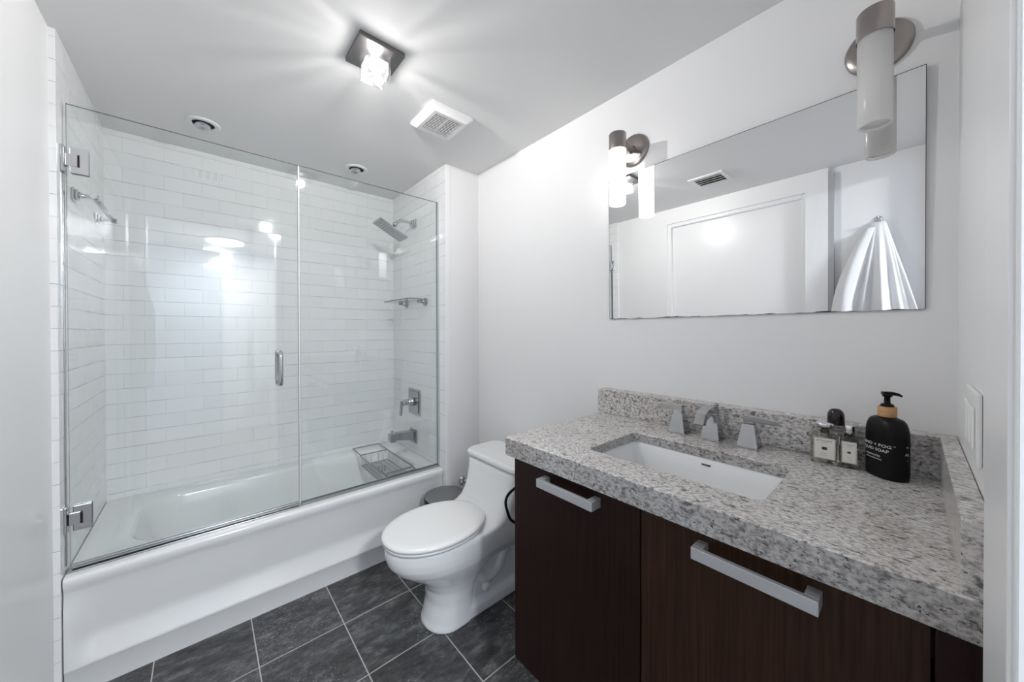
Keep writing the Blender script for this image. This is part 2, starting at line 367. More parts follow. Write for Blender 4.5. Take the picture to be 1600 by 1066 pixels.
def smooth_path(pts, sub=6, closed=False):
    P = [V(p) for p in pts]; out = []; n = len(P)
    idx = range(n if closed else n - 1)
    for i in idx:
        p1, p2 = P[i], P[(i + 1) % n]
        p0 = P[i - 1] if (i > 0 or closed) else p1 * 2 - p2
        p3 = P[(i + 2) % n] if (i + 2 < n or closed) else p2 * 2 - p1
        for k in range(sub):
            t = k / sub
            out.append(0.5 * ((2 * p1) + (p2 - p0) * t + (2 * p0 - 5 * p1 + 4 * p2 - p3) * t * t + (3 * p1 - p0 - 3 * p2 + p3) * t ** 3))
    if not closed: out.append(P[-1])
    return out
def tube(bm, pts, r, n=10, closed=False, mi=0):
    pts = [V(p) for p in pts]; m = len(pts); rings = []; uprev = None
    for i, p in enumerate(pts):
        a = pts[i - 1] if (i > 0 or closed) else p; b = pts[(i + 1) % m] if (i < m - 1 or closed) else p
        d = (b - a).normalized()
        if uprev is None: u, v = frame_of(d)
        else:
            u = (uprev - d * uprev.dot(d))
            u = u.normalized() if u.length > 1e-6 else frame_of(d)[0]
        v = d.cross(u).normalized(); uprev = u
        rings.append(circ(p, u, v, r, n))
    loft(bm, rings, closed=closed, mi=mi)
def rrect(cx, cy, hx, hy, r, z, k=6):
    """rounded rectangle, 4*(k+1) points"""
    pts = []
    for sx, sy, a0 in ((1, 1, 0), (-1, 1, pi / 2), (-1, -1, pi), (1, -1, 3 * pi / 2)):
        for i in range(k + 1):
            a = a0 + pi / 2 * i / k
            pts.append(V((cx + sx * (hx - r) + r * cos(a), cy + sy * (hy - r) + r * sin(a), z)))
    return pts
def superell(cx, cy, a, b, z, e=2.0, n=48, rot=0.0):
    pts = []
    for i in range(n):
        t = 2 * pi * i / n; c, s = cos(t), sin(t)
        x = a * math.copysign(abs(c) ** (2 / e), c); y = b * math.copysign(abs(s) ** (2 / e), s)
        pts.append(V((cx + x * cos(rot) - y * sin(rot), cy + x * sin(rot) + y * cos(rot), z)))
    return pts
def egg(xf, xb, cy, hw, z, n=48, eb=2.6, ef=2.0):
    """plan outline with its nose towards -X: round front, squarer back"""
    cx = xf + (xb - xf) * 0.5; pts = []
    for i in range(n):
        t = 2 * pi * i / n; c, s = cos(t), sin(t); e = eb if c > 0 else ef
        pts.append(V((cx + (xb - xf) / 2 * math.copysign(abs(c) ** (2 / e), c), cy + hw * math.copysign(abs(s) ** (2 / (e if c > 0 else ef)), s), z)))
    return pts

def build(name, bm, m, parent=None, origin=None, smooth=None):
    org = V(origin) if origin is not None else (V(parent['_o']) if parent is not None else V((0, 0, 0)))
    bmesh.ops.translate(bm, vec=-org, verts=bm.verts[:])
    if smooth is not None:
        for f in bm.faces: f.smooth = smooth
    me = bpy.data.meshes.new(name); bm.to_mesh(me); bm.free()
    for x in (m if isinstance(m, (list, tuple)) else [m]): me.materials.append(x)
    o = bpy.data.objects.new(name, me); COL.objects.link(o)
    if parent is not None: o.parent = parent
    else: o.location = org
    o['_o'] = tuple(org)
    return o
def thing(name, label, cat, loc, group=None):
    o = bpy.data.objects.new(name, None); o.empty_display_size = 0.05; COL.objects.link(o)
    o.location = loc; o['_o'] = tuple(loc); o['label'] = label; o['category'] = cat
    if group: o['group'] = group
    return o
def tag(o, label, cat, group=None):
    o['label'] = label; o['category'] = cat
    if group: o['group'] = group
    return o
def struct(name, bm, m, parent=None):
    o = build(name, bm, m, parent)
    if parent is None: o['kind'] = 'structure'
    return o
def bx(name, m, parent, *a, **k):
    bm = newbm(); box(bm, *a, **k); return build(name, bm, m, parent)
def sbox(name, m, *a, **k):
    bm = newbm(); box(bm, *a, **k); return struct(name, bm, m)
def copy_tree(o, loc=None, parent=None):
    c = o.copy(); COL.objects.link(c)
    if parent is not None: c.parent = parent
    for ch in list(o.children): copy_tree(ch, None, c)
    if loc is not None: c.location = loc
    return c
def text_bm(body, size, align='CENTER', extrude=0.0):
    cu = bpy.data.curves.new('txt', 'FONT'); cu.body = body; cu.size = size; cu.align_x = align; cu.align_y = 'CENTER'; cu.extrude = extrude
    cu.resolution_u = 3
    o = bpy.data.objects.new('txt', cu); COL.objects.link(o)
    dg = bpy.context.evaluated_depsgraph_get(); me = o.evaluated_get(dg).to_mesh()
    bm = bmesh.new(); bm.from_mesh(me); o.evaluated_get(dg).to_mesh_clear()
    bpy.data.objects.remove(o); bpy.data.curves.remove(cu)
    return bm

# ------------------------------------------------------------------ the room shell
W, XL, XLW, XR = 1.371, -0.373, -0.389, 1.127
YJ, YT, YB, YN, ZC = 1.896, 1.930, 2.696, -0.072, 2.3202
sbox('floor', M_floor, -0.55, 1.50, -0.19, 2.80, -0.10, 0.0)
sbox('ceiling', M_ceil, -0.55, 1.50, -0.19, 2.80, ZC, ZC + 0.12)
sbox('wall_right', M_wall, W, W + 0.12, -0.19, YJ + 0.02, 0, ZC)
sbox('wall_back', M_tileX, XL, XR, YB, YB + 0.1, 0, ZC)
sbox('wall_alcove_left', M_tileY, XL - 0.14, XL, YT, YB + 0.1, 0, ZC)
sbox('wall_alcove_right', M_tileY, XR, XR + 0.03, YJ + 0.004, YB + 0.1, 0, ZC)
sbox('wall_jamb', M_wall, XR + 0.0285, W + 0.12, YJ, YB + 0.1, 0, ZC)
# white bullnose that ends the tiles beside the painted wall
sbox('trim_1', M_trim, XR - 0.001, XR + 0.03, YJ - 0.003, YJ + 0.008, 0, ZC, bev=0.003)
# left wall with a recessed closet door
CY0, CY1, CZ = 0.489, 1.445, 2.19
bm = newbm()
XLR = XLW - 0.032      # the wall steps back beside the closet
box(bm, XLW - 0.12, XLR, -0.19, CY0 - 0.118, 0, ZC); box(bm, XLW - 0.12, XLW, CY0 - 0.118, CY0, 0, ZC); box(bm, XLW - 0.12, XLW, CY1, YT, 0, ZC); box(bm, XLW - 0.12, XLW, CY0, CY1, CZ, ZC)
struct('wall_left', bm, M_wall)
sbox('step_shade_strip', M_step_shade, XLR, XLW - 0.002, CY0 - 0.146, CY0 - 0.1185, 0, 2.285, bev=0.001)  # added grey strip: the shade at the wall step put in as colour
bm = newbm(); cx0, cx1 = XLW - 0.06, XLW - 0.012
box(bm, cx0, cx1, CY0, CY0 + 0.02, 0, CZ, bev=0.002); box(bm, cx0, cx1, CY1 - 0.03, CY1, 0, CZ, bev=0.002); box(bm, cx0, cx1, CY0 + 0.02, CY1 - 0.03, CZ - 0.03, CZ, bev=0.002)
struct('trim_2', bm, M_trim)
sbox('door_1', M_trim, XLW - 0.085, XLW - 0.045, CY0 + 0.022, CY1 - 0.032, 0.008, CZ - 0.033, bev=0.002)
# near wall with the doorway the camera looks through
DX0, DX1, DZ = -0.34, 0.535, 2.22
bm = newbm()
box(bm, -0.55, DX0, YN - 0.12, YN, 0, ZC); box(bm, DX1 + 0.012, W + 0.12, YN - 0.12, YN, 0, ZC); box(bm, DX0, DX1 + 0.012, YN - 0.12, YN, DZ, ZC)
struct('wall_near', bm, M_wall)
bm = newbm()
box(bm, 0.543, 0.700, YN, YN + 0.0155, 0, DZ + 0.08, bev=0.002); box(bm, DX0 - 0.045, DX0, YN, YN + 0.0155, 0, DZ + 0.08, bev=0.002); box(bm, DX0, 0.543, YN, YN + 0.0155, DZ, DZ + 0.08, bev=0.002)
struct('trim_3', bm, M_trim)
sbox('trim_4', M_trim, DX1, DX1 + 0.012, YN - 0.135, YN + 0.012, 0, DZ, bev=0.002)
# hall beyond the doorway (mirrored in the shower glass)
sbox('floor_hall', M_hallfloor, -1.4, 1.6, -2.3, -0.19, -0.1, 0)
sbox('ceiling_hall', M_ceil, -1.4, 1.6, -2.3, -0.19, 2.36, 2.46)
sbox('wall_hall_back', M_hall, -1.4, 1.6, -2.2, -1.95, 0, 2.36)
sbox('wall_hall_right', M_hall, 1.5, 1.6, -1.95, -0.19, 0, 2.36)
sbox('wall_hall_left', M_hall, -1.4, -1.3, -1.95, -0.19, 0, 2.36)
bm = newbm(); box(bm, -1.3, -0.55, -0.24, -0.19, 0, 2.36); box(bm, -0.55, 1.5, -0.24, -0.192, ZC, 2.36)
struct('wall_hall_front', bm, M_hall)
bm = newbm(); box(bm, 0.2, 0.3, -1.97, -1.93, 0, 2.24); box(bm, 1.1, 1.2, -1.97, -1.93, 0, 2.24); box(bm, 0.3, 1.1, -1.97, -1.93, 2.08, 2.24)
struct('trim_5', bm, M_trim)
sbox('door_2', M_trim, 0.3, 1.1, -1.975, -1.94, 0.01, 2.08)

# ------------------------------------------------------------------ bathtub
ZR = 0.426
t = thing('bathtub', 'long white alcove bathtub with a stepped apron behind the glass', 'bathtub', ((XL + XR) / 2, 2.32, 0))
bm = newbm()
tx0, tx1, ty0, ty1 = XL + 0.002, XR - 0.002, 1.955, YB - 0.002
cx, cy = (tx0 + tx1) / 2, (ty0 + ty1) / 2
icx, icy, ihx, ihy = (-0.235 + 1.055) / 2, (2.062 + 2.598) / 2, (1.055 + 0.235) / 2, (2.598 - 2.062) / 2
rings = [rrect(cx, cy, (tx1 - tx0) / 2, (ty1 - ty0) / 2, 0.002, ZR, 10),
         rrect(icx, icy, ihx + 0.012, ihy + 0.012, 0.17, ZR, 10),
         rrect(icx, icy, ihx, ihy, 0.16, ZR - 0.006, 10),
         rrect(icx, icy, ihx - 0.008, ihy - 0.008, 0.155, ZR - 0.022, 10),
         rrect(icx + 0.005, icy, ihx - 0.03, ihy - 0.022, 0.15, ZR - 0.10, 10),
         rrect(icx + 0.015, icy, ihx - 0.075, ihy - 0.045, 0.14, 0.17, 10),
         rrect(icx + 0.02, icy, ihx - 0.12, ihy - 0.08, 0.12, 0.115, 10),
         rrect(icx + 0.02, icy, ihx - 0.20, ihy - 0.14, 0.08, 0.10, 10)]
loft(bm, rings, cap0=False, cap1=True)
# apron: rounded lip, recessed panel, sloped ledge and toe
prof = [(1.9555, ZR), (1.9475, ZR - 0.001), (1.9425, ZR - 0.004), (1.940, ZR - 0.010), (1.940, ZR - 0.022), (1.942, ZR - 0.034), (1.9465, ZR - 0.045),
        (1.951, ZR - 0.060), (1.957, 0.32), (1.966, 0.26), (1.974, 0.20), (1.9755, 0.184), (1.972, 0.166), (1.958, 0.130), (1.947, 0.106), (1.944, 0.099), (1.945, 0.094), (1.948, 0.088), (1.952, 0.0)]
xs = [tx0 + (tx1 - tx0) * i / 60 for i in range(61)]
ss = lambda v: max(0, min(1, v)) ** 2 * (3 - 2 * max(0, min(1, v)))
tb = bmesh.new(); grid = []
for x in xs:
    w = ss((x - tx0 - 0.015) / 0.045) * ss((tx1 - x - 0.015) / 0.045)
    row = []
    for (y, z) in prof:
        flat = 1.944 if z < 0.36 else y
        row.append(tb.verts.new((x, (flat + (y - flat) * w) if 0.09 < z < 0.37 else y, z)))
    grid.append(row)
for a, b_ in zip(grid[:-1], grid[1:]):
    for i in range(len(prof) - 1):
        f = tb.faces.new((a[i], b_[i], b_[i + 1], a[i + 1])); f.smooth = True
merge(bm, tb)
build('tub_body', bm, M_tub, t)
bm = newbm(); lathe(bm, (1.052, 2.335, 0.29), (-1, 0, 0.12), [(0.036, 0), (0.036, 0.006), (0.033, 0.012), (0.012, 0.016)], 28)
build('overflow_plate', bm, M_darkchrome, t)
bm = newbm(); lathe(bm, (0.86, 2.33, 0.1), (0, 0, 1), [(0.035, 0), (0.035, 0.004), (0.012, 0.010)], 28)
build('drain_cover', bm, M_darkchrome, t)

# ------------------------------------------------------------------ shower glass
def pane(x0, x1, z0, z1, y0=1.992, y1=2.002):
    bm = newbm(); box(bm, x0, x1, y0, y1, z0, z1)
    for f in bm.faces:
        if abs(f.normal.y) < 0.5: f.material_index = 1
    return bm
t = thing('glass_shower_door', 'hinged clear glass shower door with chrome pull on the left', 'shower door', (-0.365, 1.997, 0.44))
bm = pane(-0.364, 0.352, 0.444, 2.103)
bm.normal_update()
for f in bm.faces: f.material_index = 1 if abs(f.normal.y) < 0.5 else 0
build('pane', bm, [M_glass, M_gedge], t)
bm = newbm(); box(bm, -0.36, 0.350, 1.9885, 2.0055, 0.4345, 0.449, bev=0.002); box(bm, -0.36, 0.350, 2.0055, 2.012, 0.434, 0.438)
build('bottom_sweep', bm, M_darkchrome, t)
# pull handle: loops on both faces of the pane
bm = newbm()
for s in (-1, 1):
    y0 = 1.997 + s * 0.006; y1 = 1.997 + s * 0.052
    p = [(0.272, y0, 1.040), (0.272, y1 - s * 0.018, 1.040), (0.272, y1, 1.056), (0.272, y1, 1.172), (0.272, y1 - s * 0.018, 1.188), (0.272, y0, 1.188)]
    tube(bm, [V(p[0])] + smooth_path(p[1:5], 6) + [V(p[5])], 0.0098, 14)
    for z in (1.040, 1.188): cyl(bm, (0.272, 1.997 + s * 0.0055, z), (0.272, 1.997 + s * 0.0095, z), 0.0135)
build('pull_handle', bm, M_chrome, t)
for zc in (1.902, 0.617):
    bm = newbm(); hy = 0.045
    for s in (-1, 1):
        ya, yb = sorted((1.997 + s * 0.0055, 1.997 + s * 0.0115))
        box(bm, -0.355, -0.310, ya, yb, zc - hy, zc + hy, bev=0.0015)
    h = build('hinge', bm, M_chrome, t)
    bm = newbm(); box(bm, XL + 0.0005, XL + 0.0075, 1.970, 2.024, zc - hy - 0.002, zc + hy + 0.002, bev=0.0015)
    build('wall_plate', bm, M_chrome, h)
    bm = newbm(); box(bm, XL + 0.0075, -0.336, 1.983, 2.011, zc - 0.022, zc + 0.022, bev=0.002)
    build('pivot_block', bm, M_chrome, h)
    bm = newbm(); box(bm, -0.3360, -0.3315, 1.9845, 1.986, zc - 0.022, zc + 0.022)
    build('pivot_gap', bm, M_void, h)
bm = newbm(); box(bm, XL + 0.0005, XL + 0.0035, 1.990, 2.004, 0.45, 1.85); build('side_seal', bm, M_darkchrome, t)

t = thing('fixed_glass_panel', 'fixed clear glass shower panel on the right by the white jamb', 'glass panel', (0.74, 1.997, ZR))
bm = pane(0.360, 1.119, 0.436, 2.105); bm.normal_update()
for f in bm.faces: f.material_index = 1 if abs(f.normal.y) < 0.5 else 0
build('pane', bm, [M_glass, M_gedge], t)
bm = newbm(); box(bm, 0.360, XR - 0.003, 1.985, 1.9915, ZR, 0.442, bev=0.001); box(bm, 0.360, XR - 0.003, 2.0025, 2.009, ZR, 0.442, bev=0.001); box(bm, 0.36, XR - 0.003, 1.9915, 2.0025, ZR, 0.4355)
build('bottom_channel', bm, M_darkchrome, t)
bm = newbm(); box(bm, 1.1185, XR - 0.0005, 1.985, 1.9915, 0.442, 2.105); box(bm, 1.1185, XR - 0.0005, 2.0025, 2.009, 0.442, 2.105); box(bm, 1.1195, XR - 0.0005, 1.9915, 2.0025, 0.442, 2.105)
build('wall_channel', bm, M_steel, t)
bm = newbm(); box(bm, 0.3535, 0.3585, 1.9915, 2.003, 0.445, 2.10); build('strike_seal', bm, M_plastic, t)
t = tag(sbox('shower_threshold', M_darkchrome, XL + 0.003, 0.356, 1.978, 2.014, ZR, 0.4325, bev=0.001), 'thin metal threshold strip on the tub edge under the glass door', 'threshold')
del t['kind']

# ------------------------------------------------------------------ shower fittings
t = thing('rain_shower', 'square chrome rain shower head tilted on a short wall arm', 'shower head', (XR, 2.32, 2.045))
bm = newbm()
for k, (s, d0, d1) in enumerate(((0.030, 0.0005, 0.010), (0.025, 0.010, 0.020), (0.019, 0.020, 0.032))):
    box(bm, XR - d1, XR - d0, 2.32 - s, 2.32 + s, 2.045 - s, 2.045 + s, bev=0.002)
build('flange', bm, M_chrome, t)
bm = newbm(); tube(bm, smooth_path([(XR - 0.03, 2.32, 2.045), (1.06, 2.32, 2.048), (1.02, 2.32, 2.045), (0.990, 2.32, 2.024)], 6), 0.0105, 14)
build('arm', bm, M_chrome, t)
bm = newbm(); bmesh.ops.create_uvsphere(bm, u_segments=20, v_segments=12, radius=0.017, matrix=Matrix.Translation((0.982, 2.32, 2.012)))
build('ball_joint', bm, M_chrome, t, smooth=True)
tilt = Matrix.Translation((0.952, 2.32, 1.972)) @ Matrix.Rotation(rad(27), 4, 'Y')
tb = bmesh.new(); box(tb, -0.105, 0.105, -0.062, 0.062, -0.011, 0.004, bev=0.002); box(tb, -0.03, 0.04, -0.022, 0.022, 0.004, 0.016, bev=0.003)
bm = newbm(); merge(bm, tb, tilt); hd = build('head_plate', bm, M_darkchrome, t)
tb = bmesh.new()
for i in range(12):
    for j in range(7):
        cyl(tb, (-0.092 + i * 0.0167, -0.048 + j * 0.016, -0.0105), (-0.092 + i * 0.0167, -0.048 + j * 0.016, -0.0135), 0.0026, 0.0018, 6)
bm = newbm(); merge(bm, tb, tilt); build('nozzle_pad', bm, M_wire, hd)

t = thing('shower_valve', 'square chrome shower valve trim with a drooping lever', 'shower valve', (XR, 2.33, 0.79))
bm = newbm(); box(bm, XR - 0.008, XR - 0.0005, 2.242, 2.418, 0.700, 0.880, bev=0.003); box(bm, XR - 0.013, XR - 0.008, 2.258, 2.402, 0.716, 0.864, bev=0.003)
build('trim_plate', bm, M_darkchrome, t)
bm = newbm(); lathe(bm, (XR - 0.013, 2.33, 0.792), (-1, 0, 0), [(0.030, 0), (0.030, 0.022), (0.024, 0.026), (0.020, 0.060), (0.022, 0.064), (0.022, 0.078), (0.016, 0.082)], 28)
build('valve_stem', bm, M_chrome, t)
bm = newbm(); tb = bmesh.new(); box(tb, -0.007, 0.007, -0.011, 0.011, -0.085, 0.012, bev=0.003)
merge(bm, tb, Matrix.Translation((XR - 0.098, 2.33, 0.79)) @ Matrix.Rotation(rad(6), 4, 'Y')); build('lever', bm, M_darkchrome, t)

t = thing('tub_spout', 'square grey chrome tub spout with a lift diverter', 'tub spout', (XR, 2.345, 0.55))
bm = newbm(); box(bm, XR - 0.010, XR - 0.0005, 2.297, 2.393, 0.498, 0.594, bev=0.003); box(bm, XR - 0.016, XR - 0.010, 2.306, 2.384, 0.508, 0.584, bev=0.003)
build('wall_plate', bm, M_darkchrome, t)
bm = newbm()
def rsec(x, zc, hy, hz): return [V((x, 2.345 + a * hy, zc + b_ * hz)) for a, b_ in ((-1, -1), (1, -1), (1, 1), (-1, 1))]
loft(bm, [rsec(XR - 0.015, 0.552, 0.029, 0.031), rsec(0.985, 0.566, 0.024, 0.022), rsec(0.955, 0.564, 0.024, 0.024), rsec(0.947, 0.562, 0.021, 0.021)], smooth=False)
box(bm, 0.955, 0.992, 2.327, 2.363, 0.529, 0.548, bev=0.002)
build('spout_body', bm, M_darkchrome, t)
bm = newbm(); cyl(bm, (0.966, 2.345, 0.584), (0.966, 2.345, 0.602), 0.004); lathe(bm, (0.966, 2.345, 0.600), (0, 0, 1), [(0.011, 0), (0.011, 0.005), (0.006, 0.009)], 18)
build('diverter_knob', bm, M_darkchrome, t)

t = thing('glass_corner_shelf', 'clear glass shelf on two chrome wall posts under the shower head', 'shelf', (XR, 2.31, 1.49))
bm = newbm(); tb = bmesh.new()
loft(tb, [rrect((0.975 + XR - 0.012) / 2, 2.31, (XR - 0.012 - 0.975) / 2, 0.205, 0.02, 1.4945), rrect((0.975 + XR - 0.012) / 2, 2.31, (XR - 0.012 - 0.975) / 2, 0.205, 0.02, 1.5015)], smooth=False)
tb.normal_update()
for f in tb.faces: f.material_index = 1 if abs(f.normal.z) < 0.5 else 0
merge(bm, tb); build('shelf_pane', bm, [M_shelfglass, M_gedge], t)
for y in (2.165, 2.455):
    bm = newbm(); lathe(bm, (XR - 0.0005, y, 1.486), (-1, 0, 0), [(0.027, 0), (0.027, 0.006), (0.020, 0.012), (0.010, 0.016), (0.0085, 0.055), (0.010, 0.058), (0.006, 0.062)], 24)
    build('post', bm, M_darkchrome, t)

t = thing('towel_bar', 'chrome towel bar on the tiled wall at the left end of the tub', 'towel bar', (XL, 2.31, 1.815))
bm = newbm(); tube(bm, [(XL + 0.056, 2.10, 1.815), (XL + 0.056, 2.53, 1.815)], 0.0095, 16); build('bar', bm, M_chrome, t)
for y in (2.125, 2.505):
    bm = newbm(); box(bm, XL + 0.0005, XL + 0.008, y - 0.024, y + 0.024, 1.791, 1.839, bev=0.003); box(bm, XL + 0.008, XL + 0.016, y - 0.018, y + 0.018, 1.797, 1.833, bev=0.003)
    lathe(bm, (XL + 0.015, y, 1.815), (1, 0, 0), [(0.014, 0), (0.0085, 0.012), (0.007, 0.032), (0.0115, 0.035), (0.0115, 0.053)], 20)
    build('post', bm, M_chrome, t)

# ------------------------------------------------------------------ wire bath caddy across the tub
t = thing('bath_caddy', 'grey wire bath caddy resting across the tub near the spout', 'bath caddy', (0.90, 2.33, ZR))
X0, X1, zt, zb = 0.800, 0.990, ZR + 0.012, ZR - 0.052
Ya, Yb_ = 2.10, 2.475
def loopy(x0, x1, y0, y1, z, r=0.02, k=5): return rrect((x0 + x1) / 2, (y0 + y1) / 2, (x1 - x0) / 2, (y1 - y0) / 2, r, z, k)
bm = newbm(); tube(bm, loopy(X0, X1, Ya - 0.03, Yb_ + 0.02, zt), 0.0042, 8, True)
tube(bm, loopy(X0 + 0.004, X1 - 0.004, Ya, Yb_, zb, 0.012), 0.0028, 8, True); build('rim_wires', bm, M_wire, t)
bm = newbm()
for i in range(19):
    y = Ya + 0.01 + i * (Yb_ - Ya - 0.02) / 18
    tube(bm, [(X0, y, zt), (X0 + 0.003, y, zb), (X1 - 0.003, y, zb), (X1, y, zt)], 0.0016, 6)
for x in (X0 + 0.035, X0 + 0.07, X0 + 0.12, X0 + 0.155):
    tube(bm, [(x, Ya, zt - 0.004), (x, Ya, zb), (x, Yb_, zb), (x, Yb_, zt - 0.004)], 0.0016, 6)
build('basket_wires', bm, M_wire, t)
bm = newbm()
for x in (X0 + 0.03, X0 + 0.05, X0 + 0.07, X0 + 0.09):
    tube(bm, smooth_path([(x, 2.27, zb), (x, 2.27, zb + 0.035), (x, 2.285, zb + 0.035), (x, 2.285, zb)], 4), 0.0016, 6)
build('divider_wires', bm, M_wire, t)
for y0, y1, z1 in ((Yb_ + 0.0, 2.650, ZR + 0.018), (Ya - 0.01, 2.030, ZR + 0.0075)):
    bm = newbm(); s = 1 if y1 > y0 else -1
    p = [(X0 + 0.004, y0, zt + 0.004), (X0 + 0.004, y1 - s * 0.02, z1), (X0 + 0.016, y1, z1), (X1 - 0.016, y1, z1), (X1 - 0.004, y1 - s * 0.02, z1), (X1 - 0.004, y0, zt + 0.004)]
    tube(bm, [V(p[0])] + smooth_path(p[1:5], 5) + [V(p[5])], 0.0042, 8)
    build('rest_arm', bm, M_wire, t)

# ------------------------------------------------------------------ toilet
TY = 1.40
t = thing('toilet', 'white one piece elongated toilet with a closed lid', 'toilet', (0.95, TY, 0))
bm = newbm()
S = [(0.0, 0.713, 0.93, 0.116), (0.010, 0.713, 0.93, 0.116), (0.03, 0.722, 0.93, 0.112), (0.10, 0.738, 0.93, 0.107), (0.16, 0.732, 0.94, 0.112), (0.20, 0.708, 0.97, 0.124),
     (0.235, 0.665, 1.02, 0.140), (0.265, 0.622, 1.06, 0.155), (0.295, 0.585, 1.09, 0.168), (0.325, 0.562, 1.11, 0.175), (0.355, 0.552, 1.13, 0.178), (0.385, 0.550, 1.15, 0.177), (0.402, 0.556, 1.15, 0.172)]
loft(bm, [egg(xf, xb, TY, hw, z, 56, 3.2) for z, xf, xb, hw in S])
# rear: narrow trapway body, foot flange and the deck under the tank
loft(bm, [rrect(1.06, TY, 0.20, 0.085, 0.05, 0.0), rrect(1.06, TY, 0.20, 0.082, 0.05, 0.30)])
loft(bm, [rrect(1.03, TY, 0.235, 0.108, 0.06, 0.0), rrect(1.03, TY, 0.235, 0.106, 0.06, 0.045), rrect(1.03, TY, 0.22, 0.09, 0.05, 0.065)])
for s in (-1, 1):
    tube(bm, smooth_path([(0.92, TY + s * 0.075, 0.23), (0.98, TY + s * 0.078, 0.14), (1.06, TY + s * 0.078, 0.15), (1.11, TY + s * 0.076, 0.23), (1.17, TY + s * 0.075, 0.20), (1.2, TY + s * 0.07, 0.05)], 6), 0.026, 12)
TS = [(0.26, 0.96, 1.24, 0.14), (0.31, 0.90, 1.29, 0.168), (0.36, 0.86, 1.298, 0.177), (0.400, 0.90, 1.30, 0.178), (0.415, 0.965, 1.30, 0.178), (0.44, 1.000, 1.30, 0.179), (0.47, 1.023, 1.30, 0.182), (0.51, 1.043, 1.30, 0.190), (0.56, 1.060, 1.30, 0.200), (0.605, 1.070, 1.30, 0.209), (0.618, 1.074, 1.30, 0.211)]
loft(bm, [rrect((a + b_) / 2, TY, (b_ - a) / 2, hw, 0.055, z, 9) for z, a, b_, hw in TS])
body = build('toilet_body', bm, M_porc, t)
rm = body.modifiers.new('Remesh', 'REMESH'); rm.mode = 'VOXEL'; rm.voxel_size = 0.0058; rm.use_smooth_shade = True
sm = body.modifiers.new('Smooth', 'SMOOTH'); sm.iterations = 9; sm.factor = 0.5
bm = newbm()
loft(bm, [rrect(1.185, TY, 0.112, 0.216, 0.058, 0.6225, 9), rrect(1.185, TY, 0.118, 0.222, 0.060, 0.626, 9), rrect(1.185, TY, 0.119, 0.223, 0.060, 0.640, 9), rrect(1.185, TY, 0.115, 0.219, 0.058, 0.648, 9), rrect(1.185, TY, 0.104, 0.208, 0.05, 0.6525, 9)])
build('tank_lid', bm, M_porc, t)
def lid_ring(z, d): return egg(0.541 + d, 1.012 - d, TY, 0.181 - d, z, 64, 2.05, 2.05)
bm = newbm(); loft(bm, [lid_ring(0.4035, 0.010), lid_ring(0.4055, 0.005), lid_ring(0.4145, 0.003), lid_ring(0.4165, 0.006)])
st = build('seat_ring', bm, M_seat, t)
bm = newbm(); loft(bm, [lid_ring(0.4195, 0.004), lid_ring(0.4215, 0.0005), lid_ring(0.430, 0.0), lid_ring(0.4355, 0.004), lid_ring(0.4385, 0.014), lid_ring(0.4395, 0.03)])
build('seat_lid', bm, M_seat, t)
for s in (-1, 1):
    bm = newbm(); box(bm, 0.990, 1.030, TY + s * 0.075 - 0.014, TY + s * 0.075 + 0.014, 0.410, 0.427, bev=0.004); build('seat_hinge', bm, M_seat, t)
for s in (-1, 1):
    bm = newbm(); lathe(bm, (0.985, TY + s * 0.083, 0.098), (0, s, 0.0), [(0.021, 0), (0.021, 0.012), (0.018, 0.020), (0.009, 0.0245)], 24); build('bolt_cap', bm, M_plastic, t)

t = thing('shutoff_valve', 'small chrome water valve on the white wall behind the toilet', 'valve', (1.235, YJ, 0.345))
bm = newbm(); lathe(bm, (1.235, YJ - 0.0005, 0.345), (0, -1, 0), [(0.020, 0), (0.020, 0.003), (0.010, 0.006), (0.009, 0.035), (0.013, 0.036), (0.013, 0.055)], 18); build('valve_body', bm, M_chrome, t)
bm = newbm(); lathe(bm, (1.222, YJ - 0.045, 0.345), (-1, 0, 0), [(0.005, 0), (0.005, 0.014), (0.017, 0.016), (0.015, 0.026)], 16); build('valve_knob', bm, M_chrome, t)
bm = newbm(); tube(bm, smooth_path([(0.0, 0, 0)] and [(W - 0.0005, 0.96, 0.42), (1.15, 0.985, 0.48), (0.95, 1.035, 0.515), (0.895, 1.048, 0.575), (0.92, 1.058, 0.645), (1.1, 1.0, 0.71), (W - 0.0005, 0.95, 0.74)], 8), 0.0055, 10)
tag(build('hose', bm, M_black, None, (W, 0.955, 0.42)), 'thin black hose looping out beside the vanity cabinet', 'hose')

t = thing('trash_can', 'round grey metal trash can tucked between tub and toilet', 'trash can', (1.058, 1.798, 0))
cc = (1.058, 1.798)
bm = newbm(); lathe(bm, (*cc, 0.0), (0, 0, 1), [(0.100, 0), (0.104, 0.004), (0.115, 0.297), (0.115, 0.302)], 48); build('can_body', bm, M_steel, t)
bm = newbm(); lathe(bm, (*cc, 0.296), (0, 0, 1), [(0.116, 0), (0.1205, 0.001), (0.1205, 0.030), (0.117, 0.032)], 48); build('rim_band', bm, M_black, t)
bm = newbm(); lathe(bm, (*cc, 0.3282), (0, 0, 1), [(0.118, 0), (0.119, 0.002), (0.118, 0.006), (0.112, 0.0085), (0.06, 0.007), (0.0, 0.006)], 48, cap1=False); build('lid', bm, M_gunmetal, t)

